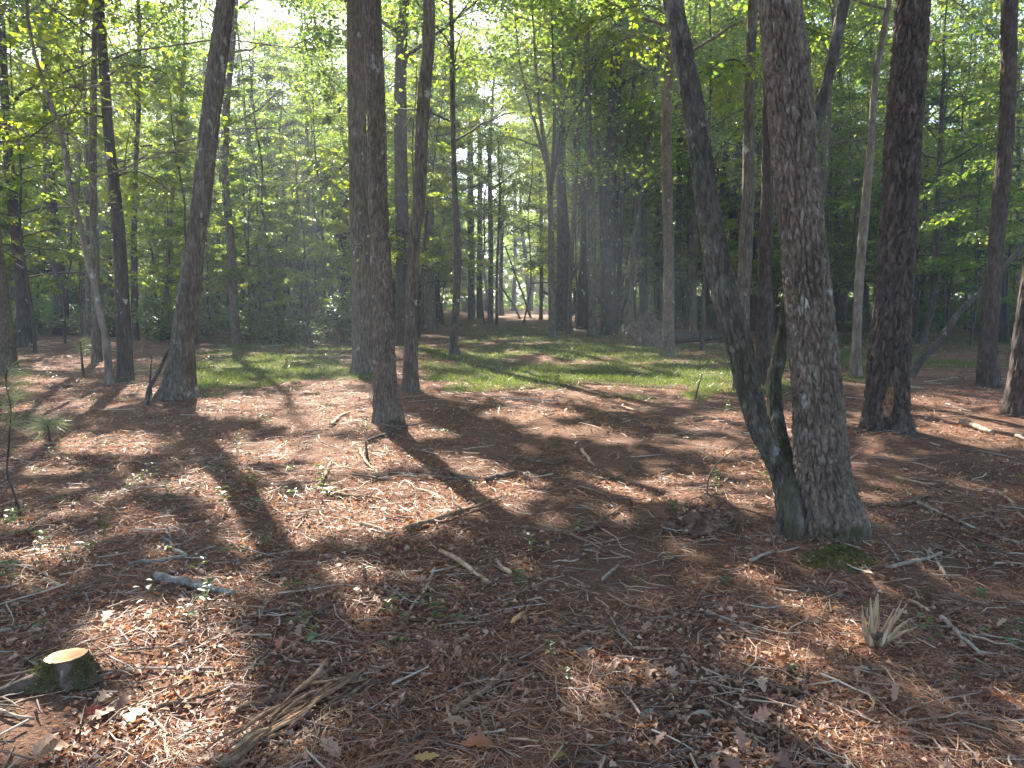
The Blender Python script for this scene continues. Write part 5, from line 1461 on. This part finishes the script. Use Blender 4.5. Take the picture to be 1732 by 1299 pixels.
# pine scar: the bark is off and the wood shows
def scar(parent, tr_at, pxu, pxv, w, h, label):
    R = rng(4)
    base = np.array(parent.location)
    c = tr_at(at_depth(pxu, pxv, base[1])[2])
    dg = bpy.context.evaluated_depsgraph_get()
    tk = next(o for o in parent.children if o.name.startswith('trunk'))
    n, m = 15, 22
    V, ok = [], []
    org = np.array([0, 0, CAM_H])
    for a in np.linspace(0, 1, m):
        half = w * (0.5 * math.sin(math.pi * min(1, 0.12 + 0.8 * a ** 1.3)) + 0.05) * (1 + 0.10 * R.normal())
        mid = pxu + w * 0.35 * (0.5 - a) + R.normal() * 0.4
        for b in np.linspace(-1, 1, n):
            d = pix_dir(mid + b * half, pxv - h / 2 + a * h); d /= np.linalg.norm(d)
            hit, loc, nr, _ = tk.ray_cast(Vector(tuple(org - base)), Vector(tuple(d)))
            p = np.array(loc) + np.array(nr) * 0.0 - d * (0.006 if abs(b) < 0.9 else -0.01)
            V.append(p)
    V = np.array(V).reshape(m, n, 3)
    V[:, 1:-1] = V[:, 1:-1] * 0.3 + 0.35 * (V[:, :-2] + V[:, 2:])
    V = V.reshape(-1, 3)
    i = np.arange(m - 1)[:, None] * n + np.arange(n - 1)[None]
    F = np.stack([i, i + n, i + n + 1, i + 1], -1).reshape(-1, 4)
    o = obj('bark_scar', mesh('bark_scar', V, F, 'scar_wood'), parent)
    o['label'] = label
bpy.context.view_layer.update()
scar(pine, tP, 1503, 680, 21, 52, 'orange wound where the bark has come off')

# ------------------------------------------------------------------ moss patch
def moss_patch():
    R = rng(23)
    V, F = None, None
    g = gpt(1408, 946)
    a = np.linspace(0, 2 * math.pi, 48, endpoint=False)
    r = np.linspace(0, 1, 14)
    A, RR = np.meshgrid(a, r)
    ra = 1 + 0.28 * perlin(np.stack([np.cos(A).ravel() * 1.6, np.sin(A).ravel() * 1.6, 0 * A.ravel()], 1), 6).reshape(A.shape)
    X = g[0] + 0.03 + 0.24 * RR * ra * np.cos(A); Y = g[1] + 0.0 + 0.15 * RR * ra * np.sin(A)
    q = np.stack([X.ravel() * 16, Y.ravel() * 16, 0 * X.ravel()], 1)
    Z = hgt(X, Y) + (0.024 * (1 - RR ** 2) + 0.012 * fbm(q, 2, 3).reshape(X.shape) * (1 - RR) + 0.004 - 0.02 * RR ** 6)
    V = np.stack([X.ravel(), Y.ravel(), Z.ravel()], 1)
    i = np.arange(13)[:, None] * 48; j = np.arange(48)[None]; k = (j + 1) % 48
    F = np.stack([i + j, i + 48 + j, i + 48 + k, i + k], -1).reshape(-1, 4)
    P = V[R.integers(0, 13 * 48, 9000)] + R.normal(size=(9000, 3)) * [0.008, 0.006, 0.001]
    D = np.array([0, 0, 1.0]) + R.normal(size=P.shape) * 0.5
    L = R.uniform(0.006, 0.016, len(P))
    V2, F2 = kite_leaves(P, D, rand_unit(R, len(P)), L, L * 0.4)
    V, F = join([(V, F), (V2, F2)])
    o = obj('moss', mesh('moss', V - g, F, 'moss'), None, g)
    tag(o, 'green moss cushion at the foot of the thickest near trunk', 'moss', kind='stuff')
moss_patch()

# ------------------------------------------------------------------ pine seedlings and weeds
def needle_tufts(R, starts, dirs, n, L, w, spread):
    k = len(starts)
    P = np.repeat(starts, n, 0); D0 = np.repeat(norm(dirs), n, 0)
    D = norm(D0 + R.normal(size=P.shape) * spread)
    Ls = L * R.uniform(0.7, 1.15, len(P))
    sd = norm(np.cross(D, rand_unit(R, len(P)))) * w
    Mp = P + D * (Ls * 0.5)[:, None]
    E = P + D * Ls[:, None] + np.array([0, 0, -1.0]) * (Ls * 0.22)[:, None]
    V = np.stack([P - sd, P + sd, Mp + sd, Mp - sd, E], 1).reshape(-1, 3)
    b = np.arange(len(P))[:, None] * 5
    return V, [b + np.array([[0, 1, 2, 3]]), b + np.array([[3, 2, 4]])]

def pine_seedling(label, px, dia, tufts, n, L, loc_u, loc_v, seed):
    g = gpt(loc_u, loc_v)
    R = rng(seed)
    root = thing('pine_seedling', label, 'pine seedling', g)
    P = np.array([[0, 0, 0]] + [at_depth(u, v, g[1]) - g for u, v in px])
    C = catmull(P, 30)
    r = 0.5 * dia * g[1] / FPX
    obj('stem', mesh('stem', *tube(C, np.linspace(r, r * 0.5, 30), 8), 'bark_dark', True), root)
    st, dr = [], []
    for k in range(tufts):
        t = 0.62 + 0.38 * (k / max(1, tufts - 1))
        p = interp_path(C, t)
        az = R.uniform(0, 6.28)
        st.append(p); dr.append([math.cos(az), math.sin(az), R.uniform(0.1, 0.9)])
    V, F = needle_tufts(R, np.array(st), np.array(dr), n, L, 0.0016, 0.45)
    o = obj('needles', mesh('needles', V, F, 'pine_needle_green'), root)
    o['kind'] = 'stuff'
pine_seedling('tall thin pine seedling at the left edge with a bent stem', [(22, 830), (12, 800), (16, 740), (18, 690), (10, 650), (12, 625)], 4, 14, 14, 0.20, 36, 872, 51)
pine_seedling('tufted young pine seedling like grass at the left', [(84, 742), (82, 728), (80, 715)], 4, 9, 26, 0.26, 86, 752, 52)
pine_seedling('pale green young pine in the weeds beside the crooked pale tree', [(140, 625), (138, 600), (136, 578)], 5, 12, 20, 0.28, 142, 640, 53)

def weed_mesh(seed, h, nleaf, size):
    R = rng(seed)
    k = 6
    P = np.zeros((k, 3)); P[:, 2] = np.linspace(-0.01, h, k)
    P[:, :2] += np.cumsum(R.normal(size=(k, 2)) * h * 0.06, 0)
    stem = tube(P, np.linspace(0.0022, 0.001, k), 5, cap=False)
    t = np.linspace(0.35, 1, nleaf)
    A = np.array([interp_path(P, x) for x in t])
    az = np.arange(nleaf) * 2.4 + R.normal(size=nleaf) * 0.4
    D = np.stack([np.cos(az), np.sin(az), R.uniform(0.0, 0.6, nleaf)], 1)
    N = np.array([0, 0, 1.0]) + R.normal(size=(nleaf, 3)) * 0.25
    L = size * R.uniform(0.7, 1.2, nleaf)
    # six-corner leaf with a midrib
    D = norm(D); N = norm(N - D * (N * D).sum(1, keepdims=True)); Sd = np.cross(D, N)
    L_ = L[:, None]
    rows = [A, A + D * L_ * .3 + Sd * L_ * .25 + N * L_ * .08, A + D * L_ * .7 + Sd * L_ * .2 + N * L_ * .05, A + D * L_ - N * L_ * .18,
            A + D * L_ * .7 - Sd * L_ * .2 + N * L_ * .05, A + D * L_ * .3 - Sd * L_ * .25 + N * L_ * .08, A + D * L_ * .5]
    V = np.stack(rows, 1).reshape(-1, 3)
    b = np.arange(nleaf)[:, None] * 7
    F = np.vstack([b + np.array([[6, i, i + 1]]) for i in range(5)] + [b + np.array([[6, 5, 0]])])
    return mesh('stem', *stem, 'weed_leaf', True), mesh('leaves', V, F, 'weed_leaf')
WM = [weed_mesh(800 + i, h, n, s) for i, (h, n, s) in enumerate([(0.10, 9, 0.045), (0.16, 14, 0.05), (0.07, 6, 0.04), (0.22, 18, 0.05)])]
WEEDS = [(1232, 704, 3, 1.0, 'bright green seedling in the sunlight left of the twin stems'), (1254, 703, 1, 1.0, 'second bright green seedling close to the twin stems'),
 (66, 948, 1, 1.0, 'pale green seedling in the sun at the left'), (118, 968, 1, 0.9, 'pale green seedling right of the sunny left one'), (176, 925, 3, 0.8, 'upright weed in the shade left of the crooked lichened branch'),
 (344, 1036, 1, 1.0, 'broad-leaved seedling below the grey lichen-crusted log'), (320, 1052, 2, 1.2, 'low seedling left of the broad-leaved one below the log'), (903, 944, 1, 0.9, 'green seedling at the centre of the clearing'),
 (884, 1006, 1, 0.8, 'small seedling below the centre seedling'), (932, 1112, 2, 1.0, 'bright tiny seedling in lower centre'), (1216, 836, 3, 0.9, 'leafy seedling growing behind the earth mound'),
 (1142, 866, 1, 0.9, 'seedling on the left flank of the earth mound'), (62, 1010, 2, 1.0, 'tiny green seedling above the left grey stick'), (20, 1000, 1, 1.0, 'seedling at the left edge above the cut stump'),
 (1335, 1142, 2, 0.8, 'tiny seedling below the bright sun patch before the torn stump'), (1225, 992, 2, 1.0, 'tiny seedling in the shade left of the moss patch'), (400, 780, 3, 1.2, 'upright weed in the shadow of the wide-footed tree'),
 (380, 868, 1, 1.1, 'low seedling in the left middle litter'), (290, 855, 1, 1.1, 'pale seedling left of the left middle litter seedling'), (445, 925, 2, 1.1, 'dark green seedling in the shade left of centre'),
 (545, 818, 1, 1.0, 'seedling beside the pale upright splinter'), (620, 738, 1, 1.2, 'tuft of weeds at the left of the lone straight tree foot'), (785, 676, 3, 1.2, 'weeds in the clearing beyond the lone straight tree'),
 (1732, 1072, 2, 1.2, 'seedling at the right edge beyond the bone-like branch'), (1570, 1010, 2, 1.0, 'small seedling above the torn stump'), (960, 1155, 2, 0.9, 'low seedling right of the dark stout branch'),
 (1085, 990, 2, 0.9, 'faint seedling right of the grey stick in the shade'), (1620, 1160, 2, 0.8, 'tiny seedling near the red oak leaf')]
R = rng(66)
for u, v, k, s, lab in WEEDS:
    g = gpt(u, v)
    root = thing('seedling', lab, 'seedling', g, 'green seedlings in the litter')
    root.rotation_euler = (0, 0, R.uniform(0, 6.28)); root.scale = (s, s, s)
    obj('stem', WM[k][0], root)
    obj('leaves', WM[k][1], root)

# ------------------------------------------------------------------ fallen leaves one can pick out
def oak_leaf(L, seed, lobes=3, width=0.55, curl=0.35):
    R = rng(seed)
    k = lobes * 2 + 2
    t = np.linspace(0.04, 1, k)
    w = np.where(np.arange(k) % 2 == 1, 1.0, 0.45) * np.sin(np.pi * np.clip(t * 0.9 + 0.05, 0, 1)) ** 0.7 * width * 0.5
    w[-1] = 0.04
    mid = np.stack([t * L, 0 * t, -curl * L * (t - 0.5) ** 2 + 0.02 * L * R.normal(size=k)], 1)
    lw = w * R.uniform(0.8, 1.2, k); rw = w * R.uniform(0.8, 1.2, k)
    up1, up2 = R.uniform(-0.1, 0.6), R.uniform(-0.1, 0.6)
    A = mid + np.stack([0.06 * L * (np.arange(k) % 2), lw * L, up1 * lw * L], 1)
    B = mid + np.stack([0.06 * L * (np.arange(k) % 2), -rw * L, up2 * rw * L], 1)
    st = np.array([[-0.22 * L, 0.0, -curl * L * 0.3], [-0.22 * L, 0.012 * L, -curl * L * 0.3]])
    V = np.vstack([mid, A, B, st])
    i = np.arange(k - 1)[:, None]
    F = np.vstack([np.hstack([i, i + 1, i + 1 + k, i + k]), np.hstack([i, i + 2 * k, i + 2 * k + 1, i + 1]), [[0, k, 3 * k, 3 * k + 1]]])
    V[:, 2] -= V[:, 2].min()
    return V, F
LEAVES = [(1658, 1186, 0.10, 'leaf_orange', 'rust-orange oak leaf lying at the lower right'), (838, 1272, 0.10, 'leaf_orange', 'red-brown oak leaf near the bottom centre'), (798, 1236, 0.09, 'leaf_tan', 'curled tan leaf above the red-brown oak leaf'),
 (698, 1290, 0.08, 'leaf_gold', 'yellow leaf at the bottom edge left of centre'), (930, 1297, 0.07, 'leaf_gold', 'yellow leaf tip at the bottom edge centre'), (985, 1100, 0.10, 'leaf_grey', 'grey-green lobed oak leaf right of the bright seedling'),
 (882, 1146, 0.055, 'leaf_pale', 'pale oval leaf standing at lower centre'), (818, 1081, 0.04, 'leaf_pale', 'small cream leaf in the lower centre'), (1104, 1204, 0.09, 'leaf_grey', 'grey curled leaf at lower right of centre'),
 (1163, 1222, 0.08, 'leaf_grey', 'grey-green star-shaped leaf at lower right of centre'), (1467, 1206, 0.06, 'leaf_pale', 'pale leaf right of the lower sun patch'), (1446, 1134, 0.05, 'leaf_pale', 'white leaf below the torn stump'),
 (1207, 1100, 0.05, 'leaf_pale', 'cream leaf left of the bright sun patch'), (1276, 1156, 0.06, 'leaf_pale', 'pale folded leaf below the bright sun patch'), (58, 1288, 0.085, 'leaf_tan', 'large tan leaf in the bottom left corner'),
 (118, 1268, 0.085, 'leaf_tan', 'large lobed tan leaf left of the short grey stick'), (250, 1205, 0.10, 'leaf_pale', 'cream strip-like leaf above the forked pale stick'), (152, 1228, 0.10, 'leaf_brown', 'brown leaf below the short grey stick'),
 (142, 1213, 0.06, 'leaf_red', 'dark red leaf below the cut stump'), (85, 1288, 0.06, 'leaf_red', 'small red leaf in the bottom left corner'), (260, 1192, 0.09, 'leaf_tan', 'pale ruffled leaf right of the dark half-buried branch'),
 (60, 1132, 0.10, 'leaf_grey', 'grey leaf leaning on the left of the cut stump'), (176, 1058, 0.09, 'leaf_pale', 'pale lobed leaf above the cut stump'), (245, 1050, 0.08, 'leaf_pale', 'pale crumpled leaf in the sun above the cut stump'),
 (420, 1178, 0.07, 'leaf_red', 'red-brown curled leaf left of the dark split limb'), (1570, 1205, 0.10, 'leaf_brown', 'brown oak leaf left of the rust-orange one'), (1590, 1012, 0.10, 'leaf_brown', 'brown lobed leaf right of the torn stump'),
 (1535, 1043, 0.06, 'leaf_pale', 'cream leaf beside the torn stump'), (1275, 948, 0.06, 'leaf_tan', 'tan leaf left of the moss patch'), (1380, 1250, 0.09, 'leaf_grey', 'grey leaf beside the lower sun patch'), (985, 945, 0.06, 'leaf_brown', 'rust leaf in the shade right of the centre seedling'),
 (652, 1022, 0.05, 'leaf_gold', 'golden leaf beside the brown stick left of centre'), (1085, 1072, 0.07, 'leaf_tan', 'tan leaf in the shade right of the thin reddish twig'), (608, 1250, 0.10, 'leaf_grey', 'dark grey curled leaf at bottom left of centre'), (575, 1288, 0.10, 'leaf_tan', 'tan leaf beside the lower end of the splintered log'),
 (1098, 855, 0.08, 'leaf_orange', 'rust leaf left of the earth mound'), (755, 1105, 0.07, 'leaf_brown', 'brown cupped leaf right of the flat tan chip')]
for i, (u, v, L, mat, lab) in enumerate(LEAVES):
    g = gpt(u, v, 0.014)
    V, F = oak_leaf(L * 1.15, 4000 + i, 3, 0.62, R.uniform(0.1, 0.7))
    o = obj('fallen_leaf', mesh('fallen_leaf', V, F, mat), None, g)
    o.rotation_euler = (R.normal() * 0.25, R.normal() * 0.25, R.uniform(0, 6.28))
    tag(o, lab, 'leaf', 'fallen leaves one can pick out')

# ------------------------------------------------------------------ litter: needles, leaves, twigs, chips, grass (uncountable)
def scatter(R, n, y0, y1, a=1.35):
    """ground points, denser near the camera"""
    u = R.random(n)
    e = 1 - a
    Y = (y0 ** e + u * (y1 ** e - y0 ** e)) ** (1 / e)
    X = R.uniform(-1, 1, n) * (0.74 * Y + 0.9)
    return X, Y

def needles():
    R = rng(101)
    n = 105000
    X, Y = scatter(R, n, 1.6, 26, 1.55)
    dens = fbm(np.stack([X * 0.9, Y * 0.9, 0 * X], 1), 3, 31)
    g = grass_mask(X, Y)
    k = (dens + R.normal(size=n) * 0.2 > -0.3) & (R.random(n) > g * 0.85)
    X, Y = X[k], Y[k]
    n = len(X)
    cl = perlin(np.stack([X * 2.2, Y * 2.2, 0 * X], 1), 32) * 3.5
    az = cl + R.normal(size=n) * 0.9
    L = R.uniform(0.05, 0.15, n) * (1 + 0.03 * Y)
    w = 0.0008 + 0.00018 * Y
    el = R.normal(size=n) * 0.16
    D = np.stack([np.cos(az) * np.cos(el), np.sin(az) * np.cos(el), np.sin(el)], 1)
    sd = np.stack([-np.sin(az), np.cos(az), R.normal(size=n) * 0.5], 1) * w[:, None]
    bend = np.stack([-np.sin(az), np.cos(az), 0 * az], 1) * (R.normal(size=n) * 0.12 * L)[:, None]
    C = np.stack([X, Y, hgt(X, Y) + 0.006 + R.random(n) ** 2 * 0.028], 1)
    A = C - D * (L / 2)[:, None]; B = C + D * (L / 2)[:, None]; M = C + bend + [0, 0, 0.004]
    V = np.stack([A - sd * 0.6, A + sd * 0.6, M + sd, M - sd, B + sd * 0.4, B - sd * 0.4], 1).reshape(-1, 3)
    b = np.arange(n)[:, None] * 6
    o = obj('pine_needle_litter', mesh('pine_needle_litter', V, np.vstack([b + [[0, 1, 2, 3]], b + [[3, 2, 4, 5]]]), 'dead_needle'))
    tag(o, 'red-brown fallen pine needles carpeting the forest floor', 'pine needles', kind='stuff')
needles()

def leaf_litter():
    R = rng(102)
    P = []
    # lobed leaves near the camera
    shapes = [oak_leaf(1.0, 5000 + i, 3, R.uniform(0.45, 0.75), R.uniform(0.1, 0.9)) for i in range(8)]
    parts = []
    n = 7500
    X, Y = scatter(R, n, 1.6, 12, 1.7)
    d = fbm(np.stack([X * 0.7 + 3, Y * 0.7, 0 * X], 1), 3, 35)
    left = smooth(1.5, -2.0, X) * 0.35
    k = d + left + R.normal(size=n) * 0.15 > 0.18
    X, Y = X[k], Y[k]; n = len(X)
    Z = hgt(X, Y) + 0.004 + R.random(n) * 0.02
    az = R.uniform(0, 6.28, n); L = 0.018 + 0.055 * R.random(n) ** 2.4
    rx, ry = R.normal(size=n) * 0.35, R.normal(size=n) * 0.35
    which = R.integers(0, 8, n)
    for s in range(8):
        m = which == s
        V0, F0 = shapes[s]
        c, sn = np.cos(az[m])[:, None], np.sin(az[m])[:, None]
        v = V0[None] * L[m][:, None, None]
        x, y, z = v[..., 0], v[..., 1], v[..., 2]
        z = z + x * rx[m][:, None] + y * ry[m][:, None]
        W = np.stack([X[m][:, None] + x * c - y * sn, Y[m][:, None] + x * sn + y * c, Z[m][:, None] + z], -1).reshape(-1, 3)
        F = (F0[None] + (np.arange(m.sum()) * len(V0))[:, None, None]).reshape(-1, 4)
        parts.append((W, F))
    # simple curled leaves and fragments everywhere
    n = 95000
    X, Y = scatter(R, n, 1.6, 30, 1.45)
    d = fbm(np.stack([X * 0.7 + 3, Y * 0.7, 0 * X], 1), 3, 35)
    g = grass_mask(X, Y)
    k = (d + smooth(1.5, -2.5, X) * 0.35 + R.normal(size=n) * 0.2 > -0.05) & (R.random(n) > g * 0.8)
    X, Y = X[k], Y[k]; n = len(X)
    az = R.uniform(0, 6.28, n)
    D = np.stack([np.cos(az), np.sin(az), R.normal(size=n) * 0.25], 1)
    N = np.array([0, 0, 1.0]) + R.normal(size=(n, 3)) * 0.45
    L = R.uniform(0.008, 0.036, n) * (1 + 0.045 * Y)
    V, F = kite_leaves(np.stack([X, Y, hgt(X, Y) + 0.008 + R.random(n) * 0.02], 1), D, N, L, L * R.uniform(0.3, 0.8, n), R.uniform(0.05, 0.4), 0.2)
    parts.append((V, F))
    V, F = join(parts)
    o = obj('leaf_litter', mesh('leaf_litter', V, F, 'dead_leaf'))
    tag(o, 'brown and tan fallen leaves strewn over the forest floor', 'leaf litter', kind='stuff')
leaf_litter()

def twig_litter():
    R = rng(103)
    n = 6500
    X, Y = scatter(R, n, 1.7, 28, 1.05)
    k = R.random(n) > grass_mask(X, Y) * 0.8
    X, Y = X[k], Y[k]; n = len(X)
    az = R.uniform(0, 6.28, n)
    L = (0.05 + 0.30 * R.random(n) ** 1.6) * (1 + 0.06 * Y); r = R.uniform(0.0014, 0.0052, n) * (1 + 0.09 * Y)
    D = np.stack([np.cos(az), np.sin(az), R.normal(size=n) * 0.06], 1)
    sd = np.stack([-np.sin(az), np.cos(az), 0 * az], 1)
    C = np.stack([X, Y, hgt(X, Y) + 0.012 + R.random(n) * 0.014], 1)
    rings = []
    for t in (-0.5, -0.1, 0.25, 0.5):
        c = C + D * (L * t)[:, None] + sd * (R.normal(size=n) * 0.06 * L)[:, None]
        rr = (r * (1 - 0.5 * (t + 0.5)))[:, None]
        rings.append(np.stack([c + sd * rr, c + [0, 0, 1.0] * rr * 1.3, c - sd * rr], 1))
    V = np.stack(rings, 1).reshape(-1, 3)
    b = np.arange(n)[:, None] * 12
    fs = []
    for q in range(3):
        for j in range(3):
            a, c2 = q * 3 + j, q * 3 + (j + 1) % 3
            fs.append(b + [[a, c2, c2 + 3, a + 3]])
    o = obj('twig_litter', mesh('twig_litter', V, np.vstack(fs), 'twig_chip'))
    tag(o, 'small broken twigs strewn over the forest floor', 'twigs', kind='stuff')

twig_litter()

def grass():
    R = rng(104)
    n = 380000
    X, Y = scatter(R, n, 8.5, 46, 1.2)
    g = grass_mask(X, Y)
    k = R.random(n) < g * 1.05
    X, Y = X[k], Y[k]; n = len(X)
    az = R.uniform(0, 6.28, n)
    H = R.uniform(0.015, 0.095, n) * (1 + 0.9 * perlin(np.stack([X, Y, 0 * X], 1), 9))
    w = 0.0035 + 0.00025 * Y
    C = np.stack([X, Y, hgt(X, Y) - 0.005], 1)
    sd = np.stack([np.cos(az), np.sin(az), 0 * az], 1) * w[:, None]
    T = C + np.stack([R.normal(size=n) * 0.6 * H, R.normal(size=n) * 0.6 * H, H], 1)
    V = np.stack([C - sd, C + sd, T], 1).reshape(-1, 3)
    F = np.arange(n * 3).reshape(-1, 3)
    o = obj('grass', mesh('grass', V, F, 'grass_blade'))
    tag(o, 'short green grass growing along the clearing path', 'grass', kind='stuff')
    print('grass blades', n)
grass()

def ground_plants():
    R = rng(105)
    n = 900
    X, Y = scatter(R, n, 3.2, 24, 1.1)
    d = fbm(np.stack([X * 0.6, Y * 0.6, 0 * X], 1), 2, 51)
    k = d + smooth(0, -4, X) * 0.6 + R.normal(size=n) * 0.2 > 0.42
    X, Y = X[k], Y[k]
    P, D, N, L = [], [], [], []
    for x, y in zip(X, Y):
        m = R.integers(5, 13)
        h = R.uniform(0.03, 0.16)
        z = float(hgt(x, y))
        az = np.arange(m) * 2.4 + R.random()
        P.append(np.stack([x + R.normal(size=m) * 0.03, y + R.normal(size=m) * 0.03, z + h * R.uniform(0.25, 1, m)], 1))
        D.append(np.stack([np.cos(az), np.sin(az), R.uniform(-0.1, 0.5, m)], 1))
        L.append(R.uniform(0.025, 0.06, m))
    P, D, L = np.vstack(P), np.vstack(D), np.concatenate(L)
    N = np.array([0, 0, 1.0]) + R.normal(size=P.shape) * 0.3
    o = obj('ground_cover', mesh('ground_cover', *kite_leaves(P, D, N, L, L * 0.55), 'weed_leaf'))
    tag(o, 'low green ground cover sprinkled through the litter', 'ground cover', kind='stuff')
ground_plants()

# ------------------------------------------------------------------ haze added to imitate the bluish lens veil
def haze():
    x, y0, y1, z0, z1 = 320, -40, 440, -2.0, 30
    V = np.array([[-x, y0, z0], [x, y0, z0], [x, y1, z0], [-x, y1, z0], [-x, y0, z1], [x, y0, z1], [x, y1, z1], [-x, y1, z1]], float)
    F = np.array([[0, 3, 2, 1], [4, 5, 6, 7], [0, 1, 5, 4], [1, 2, 6, 5], [2, 3, 7, 6], [3, 0, 4, 7]])
    m, nt, out = new_mat('haze')
    pv = nt.nodes.new('ShaderNodeVolumePrincipled')
    pv.inputs['Color'].default_value = (0.74, 0.85, 1.0, 1)
    pv.inputs['Density'].default_value = HAZE
    pv.inputs['Anisotropy'].default_value = 0.35
    nt.links.new(pv.outputs[0], out.inputs['Volume'])
    o = obj('haze', mesh('haze', V, F, m))
    tag(o, 'thin bluish haze added to imitate the lens veil', 'haze', kind='stuff')
if HAZE:
    haze()

# labels shared by look-alikes are told apart by their order across the view
def order_labels():
    from collections import defaultdict
    d = defaultdict(list)
    for o in col.objects:
        if o.parent is None and o.get('label'):
            d[o['label']].append(o)
    word = ['leftmost', 'second from left', 'third from left', 'fourth from left', 'fifth from left', 'sixth from left', 'seventh from left', 'eighth from left', 'ninth from left', 'tenth from left']
    for lab, L in d.items():
        if 1 < len(L) <= 10:
            L.sort(key=lambda o: o.location[0] / max(o.location[1], 0.1))
            for w, o in zip(word, L):
                o['label'] = lab + ', ' + w
order_labels()
